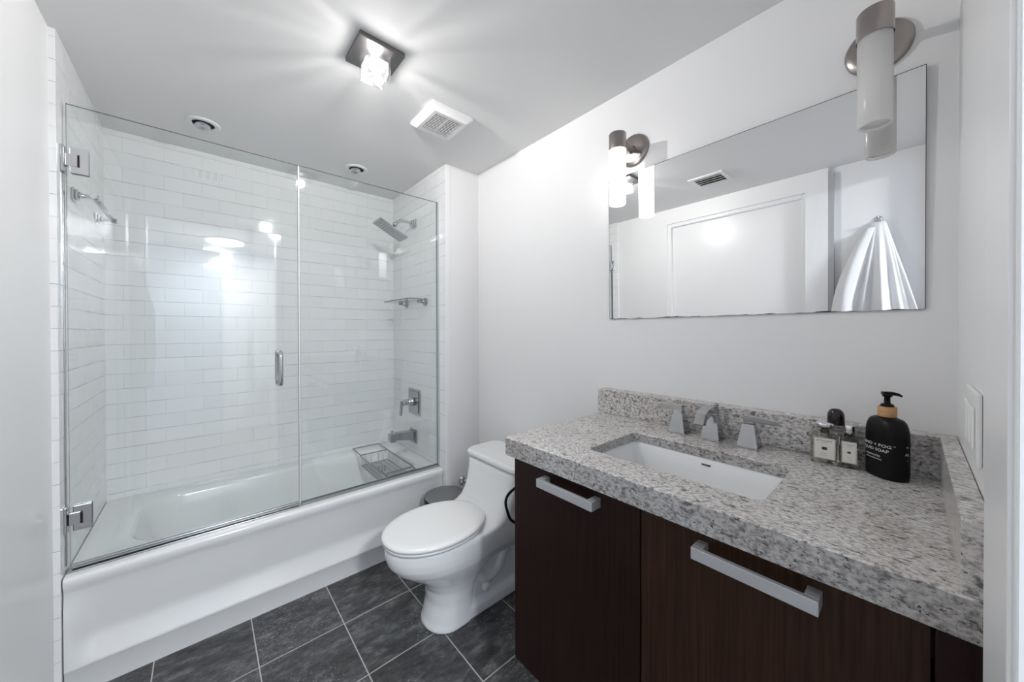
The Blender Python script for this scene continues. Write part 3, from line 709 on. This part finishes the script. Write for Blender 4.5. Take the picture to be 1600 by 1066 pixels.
# ------------------------------------------------------------------ vanity
CT, CB = 0.9278, 0.868
YV0, YV1, XF = -0.0715, 0.892, 0.790
t = thing('vanity_cabinet', 'wall hung dark brown vanity cabinet with two doors', 'cabinet', (1.08, 0.41, 0.18))
bm = newbm(); box(bm, XF + 0.020, W - 0.001, YV1 - 0.018, YV1, 0.182, CB - 0.0005, bev=0.001); box(bm, XF + 0.020, W - 0.001, YV0 + 0.002, YV0 + 0.018, 0.182, CB - 0.0005)
box(bm, XF + 0.020, W - 0.001, YV0 + 0.018, YV1 - 0.018, 0.182, 0.200); box(bm, W - 0.02, W - 0.001, YV0 + 0.018, YV1 - 0.018, 0.2, CB - 0.0005)
box(bm, XF + 0.020, XF + 0.035, YV0 + 0.018, YV1 - 0.018, 0.80, CB - 0.0005)
build('carcass', bm, M_wood, t)
def door(y0, y1, hy0, hy1, m):
    bm = newbm(); box(bm, XF, XF + 0.0185, y0, y1, 0.180, CB - 0.003, bev=0.0012)
    d = build('door', bm, m, t)
    bm = newbm(); box(bm, 0.750, 0.760, hy0, hy1, 0.8185, 0.8430, bev=0.0008)
    for a in (hy0, hy1 - 0.020): box(bm, 0.760, XF + 0.0002, a, a + 0.020, 0.8185, 0.8430, bev=0.0008)
    build('handle', bm, M_steel, d)
door(0.4335, 0.888, 0.545, 0.746, M_wood)
door(-0.0185, 0.4305, 0.100, 0.300, M_wood2)
bm = newbm(); box(bm, XF, XF + 0.0185, YV0 + 0.001, -0.0225, 0.180, CB - 0.003, bev=0.001); build('filler_panel', bm, M_wood, t)

t = thing('granite_countertop', 'speckled grey granite countertop with splash along two walls', 'countertop', (1.07, 0.42, CB))
bm = newbm()
SX0, SX1, SY0, SY1 = 0.880, 1.150, 0.207, 0.652
cx0, cx1, cy0, cy1 = 0.770, W - 0.001, YN + 0.001, 0.9145
oc = ((cx0 + cx1) / 2, (cy0 + cy1) / 2, (cx1 - cx0) / 2, (cy1 - cy0) / 2)
ic = ((SX0 + SX1) / 2, (SY0 + SY1) / 2, (SX1 - SX0) / 2, (SY1 - SY0) / 2)
CM = CT - 0.030
loft(bm, [rrect(*oc, 0.0045, CB, 3), rrect(*oc, 0.0045, CT - 0.003, 3), rrect(oc[0], oc[1], oc[2] - 0.003, oc[3] - 0.003, 0.004, CT, 3),
          rrect(ic[0], ic[1], ic[2] + 0.002, ic[3] + 0.002, 0.022, CT, 3), rrect(*ic, 0.02, CT - 0.002, 3), rrect(*ic, 0.02, CM, 3),
          rrect(oc[0], oc[1], oc[2] - 0.018, oc[3] - 0.018, 0.0045, CM, 3), rrect(oc[0], oc[1], oc[2] - 0.018, oc[3] - 0.018, 0.0045, CB, 3)], closed=True, smooth=False)
bm.normal_update()
for f in bm.faces:
    if abs(f.normal.z) < 0.3: f.material_index = 1
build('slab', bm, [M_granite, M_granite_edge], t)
bm = newbm(); box(bm, 1.3207, W - 0.001, YN + 0.001, 0.925, CT + 0.0004, 1.0305, bev=0.0015); build('backsplash', bm, M_granite, t)
bm = newbm(); box(bm, 0.772, 1.3202, YN + 0.001, -0.0438, CT + 0.0004, 1.0305, bev=0.0015); build('side_splash', bm, M_granite, t)

t = thing('undermount_sink', 'white rectangular undermount sink set in the granite counter', 'sink', (ic[0], ic[1], 0.75))
bm = newbm()
loft(bm, [rrect(ic[0], ic[1], ic[2] + 0.015, ic[3] + 0.015, 0.03, CM - 0.0105, 5), rrect(ic[0], ic[1], ic[2] + 0.015, ic[3] + 0.015, 0.03, CM - 0.0005, 5), rrect(ic[0], ic[1], ic[2] + 0.002, ic[3] + 0.002, 0.022, CM - 0.0005, 5), rrect(ic[0], ic[1], ic[2] - 0.004, ic[3] - 0.004, 0.022, CM - 0.012, 5),
          rrect(ic[0], ic[1], ic[2] - 0.014, ic[3] - 0.022, 0.025, 0.83, 5), rrect(ic[0], ic[1], ic[2] - 0.024, ic[3] - 0.045, 0.03, 0.785, 5), rrect(ic[0], ic[1], ic[2] - 0.05, ic[3] - 0.10, 0.03, 0.772, 5)], cap0=False)
build('basin', bm, M_porc, t)
bm = newbm(); lathe(bm, (ic[0], ic[1], 0.7725), (0, 0, 1), [(0.024, 0), (0.024, 0.003), (0.01, 0.006)], 24); build('drain', bm, M_chrome, t)
bm = newbm(); box(bm, SX1 - 0.008, SX1 - 0.0045, 0.40, 0.425, CM - 0.020, CM - 0.017); build('overflow_slot', bm, M_void, t)

def frustum(bm, x, y, z0, h, s0, s1, lip=0.005):
    box(bm, x - s0 - 0.003, x + s0 + 0.003, y - s0 - 0.003, y + s0 + 0.003, z0, z0 + lip, bev=0.001)
    sq = lambda s, z: [V((x - s, y - s, z)), V((x + s, y - s, z)), V((x + s, y + s, z)), V((x - s, y + s, z))]
    tb = bmesh.new(); loft(tb, [sq(s0, z0 + lip), sq(s1, z0 + h)], smooth=False)
    bmesh.ops.bevel(tb, geom=tb.edges[:], offset=0.0015, segments=2, affect='EDGES'); merge(bm, tb)
t = thing('faucet', 'chrome three piece sink faucet with tapered square bases', 'faucet', (1.268, 0.438, CT))
FX = 1.266
for y, s in ((0.545, 1), (0.332, -1)):
    bm = newbm(); frustum(bm, FX, y, CT + 0.0002, 0.072, 0.0275, 0.0155); box(bm, FX - 0.0135, FX + 0.0135, y - 0.0135, y + 0.0135, CT + 0.0725, CT + 0.079, bev=0.0015)
    hnd = build('handle', bm, M_faucet, t)
    bm = newbm(); tb = bmesh.new()
    loft(tb, [[V((FX + a * 0.0125, y - s * 0.014, CT + 0.079 + b_)) for a, b_ in ((-1, 0), (1, 0), (1, 0.018), (-1, 0.018))],
              [V((FX + a * 0.0115, y + s * 0.012, CT + 0.079 + b_)) for a, b_ in ((-1, 0), (1, 0), (1, 0.017), (-1, 0.017))],
              [V((FX + a * 0.0095, y + s * 0.076, CT + 0.079 + b_)) for a, b_ in ((-1, 0.0), (1, 0.0), (1, 0.011), (-1, 0.011))]], smooth=False)
    bmesh.ops.bevel(tb, geom=tb.edges[:], offset=0.0012, segments=2, affect='EDGES'); merge(bm, tb)
    build('lever', bm, M_faucet, hnd)
y = 0.437
bm = newbm(); frustum(bm, FX, y, CT + 0.0002, 0.080, 0.0275, 0.0165); base = build('spout_base', bm, M_faucet, t)
bm = newbm(); tb = bmesh.new()
path = [(FX + 0.006, CT + 0.079, 0.013, 0.0), (FX + 0.006, CT + 0.092, 0.013, 0.25), (FX - 0.002, CT + 0.100, 0.0125, 0.95), (FX - 0.020, CT + 0.102, 0.0130, 1.57), (FX - 0.066, CT + 0.096, 0.0125, 1.70), (FX - 0.092, CT + 0.088, 0.0120, 2.10), (FX - 0.106, CT + 0.066, 0.0100, 2.80)]
rings = []
for (x, z, th, a) in path:
    dx, dz = -sin(a) if a < 1.57 else -sin(a), cos(a)
    nx, nz_ = dz, -dx
    rings.append([V((x + nx * th * q, y + w * 0.0140, z + nz_ * th * q)) for w, q in ((-1, -1), (1, -1), (1, 1), (-1, 1))])
loft(tb, rings, smooth=False)
merge(bm, tb); build('spout', bm, M_faucet, t)
bm = newbm(); cyl(bm, (FX + 0.034, y, CT), (FX + 0.034, y, CT + 0.104), 0.003); lathe(bm, (FX + 0.034, y, CT + 0.102), (0, 0, 1), [(0.006, 0), (0.0075, 0.004), (0.0075, 0.010), (0.004, 0.013)], 14); build('drain_lift_rod', bm, M_darkchrome, t)

# ------------------------------------------------------------------ bottles on the counter
BX, BY, BR = 1.262, 0.041, rad(44)
t = thing('soap_dispenser', 'black pump soap bottle with a wooden collar and white lettering', 'soap dispenser', (BX, BY, CT))
BA, BB, BE = 0.0405, 0.0300, 2.6
bm = newbm()
bp = [(0.0004, 0.955), (0.004, 0.985), (0.012, 1.0), (0.100, 1.0), (0.115, 0.985), (0.127, 0.94), (0.136, 0.86), (0.142, 0.75), (0.1455, 0.6), (0.147, 0.42)]
loft(bm, [superell(BX, BY, BA * s if s > .43 else 0.0145, BB * s if s > .45 else max(BB * s, 0.0145), CT + z, BE if s > .6 else 2.1, 56, BR) for z, s in bp])
bt = build('bottle_body', bm, M_black, t)
bm = newbm(); lathe(bm, (BX, BY, CT + 0.1472), (0, 0, 1), [(0.0165, 0), (0.017, 0.001), (0.017, 0.0235), (0.0158, 0.0248)], 32); build('collar', bm, M_bamboo, t)
bm = newbm(); lathe(bm, (BX, BY, CT + 0.1712), (0, 0, 1), [(0.0122, 0), (0.0122, 0.004), (0.0105, 0.007), (0.0060, 0.0085), (0.0056, 0.024), (0.0088, 0.025), (0.0094, 0.033), (0.006, 0.036)], 24)
tb = bmesh.new(); sec = lambda x, h, w, z: [V((x, -w, z - h)), V((x, w, z - h)), V((x, w * .8, z + h)), V((x, -w * .8, z + h))]
loft(tb, [sec(-0.009, 0.0035, 0.008, 0.033), sec(0.010, 0.004, 0.0072, 0.033), sec(0.019, 0.0036, 0.005, 0.031), sec(0.026, 0.0025, 0.0035, 0.0275)], smooth=False)
merge(bm, tb, Matrix.Translation((BX, BY, CT + 0.1712)) @ Matrix.Rotation(rad(-68), 4, 'Z')); build('pump', bm, M_black, t)
# lettering wrapped round the bottle: arc length along the outline -> point + normal
OUT = superell(0, 0, BA, BB, 0, BE, 720, BR)
acc = [0.0]
for i in range(720): acc.append(acc[-1] + (OUT[(i + 1) % 720] - OUT[i]).length)
S0 = acc[180]      # middle of the broad face (local +y)
def on_bottle(s, z, off):
    s = (S0 + s) % acc[-1]; k = 0
    lo, hi = 0, 720
    while hi - lo > 1:
        mid = (lo + hi) // 2
        if acc[mid] <= s: lo = mid
        else: hi = mid
    f = (s - acc[lo]) / max(1e-9, acc[lo + 1] - acc[lo]); a, b_ = OUT[lo], OUT[(lo + 1) % 720]
    p = a.lerp(b_, f); tg = (b_ - a).normalized(); nrm = V((tg.y, -tg.x, 0))
    return V((BX, BY, CT)) + p + nrm * off + V((0, 0, z))
def wrap_text(body, size, s_c, z, spacing=1.0):
    tb_ = text_bm(body, size, extrude=0.00008)
    for v in tb_.verts: v.co = on_bottle(s_c + v.co.x * spacing, z + v.co.y, 0.00025 + v.co.z)
    return tb_
bm = newbm()
for a in (('SAND + FOG', 0.0098, 0.000, 0.0800, 1.28), ('TM', 0.003, 0.0405, 0.083, 1), ('LIQUID SOAP', 0.0098, -0.003, 0.0680, 1.18), ('ROSEWOOD', 0.0062, -0.004, 0.0530, 1.05), ('WOOD, AMBER, MUSK', 0.0040, -0.002, 0.0455, 1.0)):
    merge(bm, wrap_text(*a))
build('front_lettering', bm, M_white_ink, bt)
bm = newbm()
for a in (('H', 0.006, 0.066, 0.083, 1), ('AL', 0.009, 0.066, 0.066, 1), ('-', 0.010, 0.066, 0.053, 1)): merge(bm, wrap_text(*a))
build('side_lettering', bm, M_white_ink, bt)

def perfume(name, label, x, y, rot, hx, hy, hz, cap):
    t = thing(name, label, 'perfume bottle', (x, y, CT), 'perfume bottles on the counter')
    mt = Matrix.Translation((x, y, CT + 0.0004)) @ Matrix.Rotation(rot, 4, 'Z')   # local -x faces the room
    tb = bmesh.new(); loft(tb, [rrect(0, 0, hx - .003, hy - .003, 0.003, 0, 3), rrect(0, 0, hx, hy, 0.004, 0.003, 3), rrect(0, 0, hx, hy, 0.004, hz - 0.006, 3), rrect(0, 0, hx - 0.004, hy - 0.004, 0.004, hz, 3), rrect(0, 0, 0.010, 0.010, 0.0095, hz + 0.001, 3), rrect(0, 0, 0.009, 0.009, 0.0085, hz + 0.008, 3)], smooth=False)
    bm = newbm(); merge(bm, tb, mt); gb = build('glass_bottle', bm, M_bottle, t)
    tb = bmesh.new(); loft(tb, [rrect(0, 0, hx - .004, hy - .004, 0.002, 0.008, 3), rrect(0, 0, hx - .004, hy - .004, 0.002, hz * 0.62, 3)], smooth=False)
    bm = newbm(); merge(bm, tb, mt); build('perfume', bm, M_liquid, gb)
    lw = hy * 0.76; z0, z1 = hz * 0.18, hz * 0.87
    tb = bmesh.new(); box(tb, -hx - 0.0006, -hx - 0.0001, -lw, lw, z0, z1); bm = newbm(); merge(bm, tb, mt); lb = build('paper_label', bm, M_label, t)
    zc = (z0 + z1) / 2
    tb = bmesh.new(); box(tb, -hx - 0.0009, -hx - 0.0006, -lw * 0.24, lw * 0.24, zc - lw * 0.17, zc + lw * 0.17)
    for a, b_ in ((z0 + 0.0012, z0 + 0.0015), (z1 - 0.0015, z1 - 0.0012)): box(tb, -hx - 0.0008, -hx - 0.0006, -lw + 0.0012, lw - 0.0012, a, b_)
    for yy in (-lw + 0.0012, lw - 0.0015): box(tb, -hx - 0.0008, -hx - 0.0006, yy, yy + 0.0003, z0 + 0.0012, z1 - 0.0012)
    q = Matrix(((0, 0, -1, -hx - 0.0007), (-1, 0, 0, 0), (0, 1, 0, 0), (0, 0, 0, 1)))
    for body_, sz, dz in (('JO MALONE', lw * 0.27, 0.36), ('LONDON', lw * 0.15, 0.27), ('Cologne', lw * 0.17, -0.24), ('Eau de Cologne', lw * 0.12, -0.33)):
        merge(tb, text_bm(body_, sz), Matrix.Translation((0, 0, zc + dz * (z1 - z0))) @ q)
    bm = newbm(); merge(bm, tb, mt); build('label_print', bm, M_ink, lb)
    bm = newbm()
    if cap == 'flared': lathe(bm, (x, y, CT + hz + 0.001), (0, 0, 1), [(0.0085, 0), (0.0085, 0.010), (0.011, 0.012), (0.0185, 0.018), (0.0195, 0.021), (0.0195, 0.025), (0.0165, 0.0285), (0.006, 0.031)], 32)
    else: lathe(bm, (x, y, CT + hz + 0.002), (0, 0, 1), [(0.0105, 0), (0.0105, 0.027), (0.0095, 0.0285)], 28)
    build('cap', bm, M_silvercap, t)
    return t
perfume('perfume_bottle', 'wide clear perfume bottle with flared silver cap on counter', 1.270, 0.157, rad(4), 0.0190, 0.0285, 0.0805, 'flared')
perfume('perfume_bottle', 'slim clear perfume bottle with straight silver cap on counter', 1.272, 0.1085, rad(2), 0.0170, 0.0185, 0.0800, 'straight')
t = thing('dome_cap_bottle', 'dark bottle with gloss black dome cap behind the perfume bottles', 'bottle', (1.298, 0.138, CT))
bm = newbm(); lathe(bm, (1.298, 0.138, CT + 0.0004), (0, 0, 1), [(0.0160, 0), (0.0172, 0.002), (0.0172, 0.096), (0.016, 0.100), (0.014, 0.102)], 32); build('glass_bottle', bm, M_bottle, t)
bm = newbm(); lathe(bm, (1.298, 0.138, CT + 0.1026), (0, 0, 1), [(0.0175, 0), (0.018, 0.001), (0.018, 0.022), (0.017, 0.030), (0.0138, 0.037), (0.009, 0.0415), (0.0, 0.043)], 36, cap1=False); build('dome_cap', bm, M_glossblack, t)

# ------------------------------------------------------------------ mirror
tl = -math.atan2(0.0068, 0.611)
bm = newbm(); box(bm, -0.005, 0.0, -0.4575, 0.4575, 0.0, 0.611)
bm.normal_update()
for f in bm.faces: f.material_index = 0 if f.normal.x < -0.5 else 1
mo = build('wall_mirror', bm, [M_mirror, M_mirror_edge], None)
mo.location = (W - 0.001, 0.4365, 1.3400); mo.rotation_euler = (0, tl, 0)
tag(mo, 'large frameless rectangular mirror on the wall above the vanity', 'mirror')

# ------------------------------------------------------------------ sconces
def sconce(y, label, mshade):
    zc = 2.046; x = W - 0.127
    t = thing('wall_sconce', label, 'sconce', (W, y, zc), 'tube sconces over the mirror')
    bm = newbm(); lathe(bm, (W - 0.0005, y, zc), (-1, 0, 0), [(0.066, 0), (0.066, 0.006), (0.062, 0.011), (0.045, 0.014), (0.0, 0.015)], 48, cap1=False); build('wall_plate', bm, M_nickel, t)
    bm = newbm(); lathe(bm, (W - 0.014, y, zc), (-1, 0, 0), [(0.017, 0), (0.014, 0.006), (0.012, 0.01), (0.012, 0.084)], 24); build('arm', bm, M_nickel, t)
    bm = newbm(); lathe(bm, (x, y, 2.004), (0, 0, 1), [(0.0335, 0), (0.0335, 0.063), (0.0325, 0.065)], 48, cap0=False); build('cap', bm, M_nickel, t)
    bm = newbm(); lathe(bm, (x, y, 1.789), (0, 0, 1), [(0.0265, 0.0035), (0.0275, 0.0), (0.0305, 0.0), (0.0318, 0.002), (0.0318, 0.225), (0.0268, 0.225), (0.0268, 0.006), (0.0, 0.0055)], 48, cap0=False, cap1=False); build('glass_shade', bm, mshade, t)
    return t
sconce(0.778, 'lit white tube wall sconce left of the mirror', M_lit)
sconce(0.0635, 'unlit frosted tube wall sconce at the upper right of the mirror', M_opal)

# ------------------------------------------------------------------ ceiling fittings
t = thing('ceiling_light', 'square nickel ceiling light with a glowing crystal cube', 'ceiling light', (0.488, 1.328, ZC))
bm = newbm(); box(bm, 0.407, 0.569, 1.247, 1.409, ZC - 0.018, ZC - 0.0004, bev=0.002); build('ceiling_plate', bm, M_nickel_dark, t)
bm = newbm(); box(bm, 0.444, 0.532, 1.284, 1.372, ZC - 0.094, ZC - 0.0195, bev=0.006)
build('crystal_cube', bm, M_crystal, t)
bm = newbm(); tb = bmesh.new(); box(tb, 0.450, 0.526, 1.290, 1.366, ZC - 0.089, ZC - 0.030, bev=0.009)
bmesh.ops.subdivide_edges(tb, edges=tb.edges[:], cuts=2, use_grid_fill=True)
for v in tb.verts: v.co += V((random.uniform(-1, 1), random.uniform(-1, 1), random.uniform(-1, 1))) * 0.003
merge(bm, tb)
build('glowing_core', bm, M_core, t)

t = thing('exhaust_fan', 'white square exhaust fan grille on the ceiling near the jamb', 'exhaust fan', (0.8825, 1.525, ZC))
fx0, fx1, fy0, fy1 = 0.773, 0.992, 1.410, 1.640
bm = newbm()
oc = ((fx0 + fx1) / 2, (fy0 + fy1) / 2); hx, hy = (fx1 - fx0) / 2, (fy1 - fy0) / 2
ih, jh = 0.072, 0.078
loft(bm, [rrect(*oc, hx, hy, 0.006, ZC - 0.0004, 3), rrect(*oc, hx, hy, 0.006, ZC - 0.012, 3), rrect(*oc, hx - 0.022, hy - 0.022, 0.006, ZC - 0.030, 3), rrect(*oc, ih, jh, 0.003, ZC - 0.030, 3), rrect(*oc, ih, jh, 0.003, ZC - 0.008, 3)], smooth=False, cap0=False, cap1=False)
build('housing', bm, M_plastic, t)
bm = newbm(); box(bm, oc[0] - ih, oc[0] + ih, oc[1] - jh, oc[1] + jh, ZC - 0.010, ZC - 0.006); build('grille_void', bm, M_void, t)
bm = newbm()
for i in range(13):
    y = oc[1] - jh + 0.0065 + i * (2 * jh - 0.013) / 12
    box(bm, oc[0] - ih, oc[0] + ih, y - 0.0025, y + 0.0025, ZC - 0.030, ZC - 0.0290)
box(bm, oc[0] - 0.002, oc[0] + 0.002, oc[1] - jh, oc[1] + jh, ZC - 0.0265, ZC - 0.020)
build('grille_slats', bm, M_plastic, t)

def downlight(x, y, label):
    t = thing('recessed_downlight', label, 'downlight', (x, y, ZC), 'recessed downlights over the tub')
    bm = newbm(); lathe(bm, (x, y, ZC - 0.0004), (0, 0, -1), [(0.068, 0), (0.067, 0.004), (0.060, 0.0065), (0.046, 0.0065), (0.043, 0.003), (0.043, 0.001)], 48, cap0=False, cap1=False); build('trim_ring', bm, M_plastic, t)
    bm = newbm(); lathe(bm, (x, y, ZC - 0.0008), (0, 0, -1), [(0.0432, 0), (0.0432, 0.0012)], 40); build('recess', bm, M_void, t)
    bm = newbm(); lathe(bm, (x - 0.004, y + 0.012, ZC - 0.002), (0.1, -0.25, -1), [(0.031, 0), (0.031, 0.009), (0.027, 0.0125), (0.024, 0.0125), (0.014, 0.006), (0.0, 0.005)], 40, cap0=True, cap1=False); build('lamp_eyeball', bm, M_chrome, t)
downlight(0.007, 2.326, 'chrome recessed downlight over the left end of the tub')
downlight(0.738, 2.334, 'chrome recessed downlight in ceiling over the shower head end')

t = thing('air_vent', 'small white air vent grille on the ceiling seen in the mirror', 'vent', (0.03, 0.94, ZC))
bm = newbm()
for a in ((-0.08, 0.14, 0.83, 0.855), (-0.08, 0.14, 1.025, 1.05), (-0.08, -0.045, 0.855, 1.025), (0.105, 0.14, 0.855, 1.025)): box(bm, a[0], a[1], a[2], a[3], ZC - 0.010, ZC - 0.0004, bev=0.002)
build('vent_frame', bm, M_plastic, t)
bm = newbm(); box(bm, -0.045, 0.105, 0.855, 1.025, ZC - 0.003, ZC - 0.0005); build('vent_void', bm, M_void, t)
bm = newbm()
for i in range(4):
    x = -0.028 + i * 0.038; tb = bmesh.new(); box(tb, -0.011, 0.011, 0.855, 1.025, -0.0008, 0.0008); merge(bm, tb, Matrix.Translation((x, 0, ZC - 0.0085)) @ Matrix.Rotation(rad(28), 4, 'Y'))
build('louvres', bm, M_plastic, t)

# ------------------------------------------------------------------ switch, robe, hall lamp
t = thing('light_switch', 'white three rocker light switch on the wall by the side splash', 'light switch', (0.987, YN, 1.129))
bm = newbm(); box(bm, 0.904, 1.070, YN + 0.0003, YN + 0.006, 1.072, 1.186, bev=0.002); build('switch_plate', bm, M_plastic, t)
for x in (0.941, 0.987, 1.033):
    bm = newbm(); box(bm, x - 0.0165, x + 0.0165, YN + 0.006, YN + 0.0095, 1.096, 1.162, bev=0.0015); build('rocker', bm, M_trim, t)

t = thing('robe_hook', 'chrome robe hook on the left wall above the white robe', 'hook', (XLR, 0.142, 1.93))
bm = newbm(); lathe(bm, (XLR + 0.0004, 0.142, 1.935), (1, 0, 0), [(0.018, 0), (0.018, 0.005), (0.008, 0.008)], 20); build('wall_plate', bm, M_chrome, t)
bm = newbm(); tube(bm, smooth_path([(XLR + 0.006, 0.142, 1.933), (XLR + 0.035, 0.142, 1.922), (XLR + 0.052, 0.142, 1.928), (XLR + 0.056, 0.142, 1.940)], 6), 0.0045, 10); build('hook_arm', bm, M_chrome, t)
t = thing('bathrobe', 'white bathrobe hanging on the wall reflected in the mirror', 'bathrobe', (XLR, 0.142, 0.85))
rings = []; N = 120
for i in range(34):
    u = i / 33; z = 1.912 - u * 1.05
    wdt = 0.032 + 0.140 * min(1, u / 0.55) ** 0.95 + 0.03 * max(0, u - 0.5); dep = 0.034 + 0.085 * min(1, u / 0.45)
    cyr = 0.142 + 0.008 * u; r = []
    for k in range(N):
        a = 2 * pi * k / N; c_, s_ = cos(a), sin(a)
        tri = lambda q: 1.0 - 2.0 * abs(sin(q / 2)) ** 0.7
        fold = (0.12 * tri(6.0 * a + 0.5 + 0.6 * u) + 0.09 * tri(11 * a + 2.0 - 0.8 * u) + 0.035 * sin(19 * a + 1)) * min(1, u * 3.0) * max(0.0, min(1, c_ + 0.55))
        x = XLR + 0.003 + dep * (0.5 + 0.5 * c_) * (1 + 1.6 * fold); r.append(V((max(XLR + 0.002, x), cyr + wdt * s_ * (1 + 0.6 * fold), z + (0.02 * sin(3 * a) if i == 33 else 0))))
    rings.append(r)
bm = newbm(); loft(bm, rings); rb = build('robe_body', bm, M_terry, t)
bm = newbm()
pr = smooth_path([(XLR + 0.045, 0.175, 1.88), (XLR + 0.07, 0.235, 1.70), (XLR + 0.075, 0.285, 1.50), (XLR + 0.075, 0.305, 1.28)], 6); rings = []
for i, p in enumerate(pr):
    u = i / (len(pr) - 1); rr = 0.020 + 0.038 * u ** 0.8; rings.append([V((max(XLR + 0.004, p.x + rr * 0.8 * cos(a) * (1 + 0.10 * sin(4 * a + 3 * u))), p.y + rr * sin(a), p.z)) for a in [2 * pi * k / 28 for k in range(28)]])
loft(bm, rings); build('sleeve', bm, M_terry, t)

t = thing('hall_ceiling_lamp', 'round lit dome lamp on the hall ceiling reflected in the glass', 'ceiling light', (0.20, -1.29, 2.36))
bm = newbm(); lathe(bm, (0.20, -1.29, 2.3596), (0, 0, -1), [(0.175, 0), (0.175, 0.02), (0.165, 0.025)], 48); build('lamp_base', bm, M_plastic, t)
bm = newbm(); lathe(bm, (0.20, -1.29, 2.335), (0, 0, -1), [(0.172, 0), (0.168, 0.012), (0.13, 0.024), (0.06, 0.03), (0.0, 0.031)], 48, cap1=False); build('dome_shade', bm, M_dome, t)

for o in list(COL.objects):
    if '_o' in o: del o['_o']
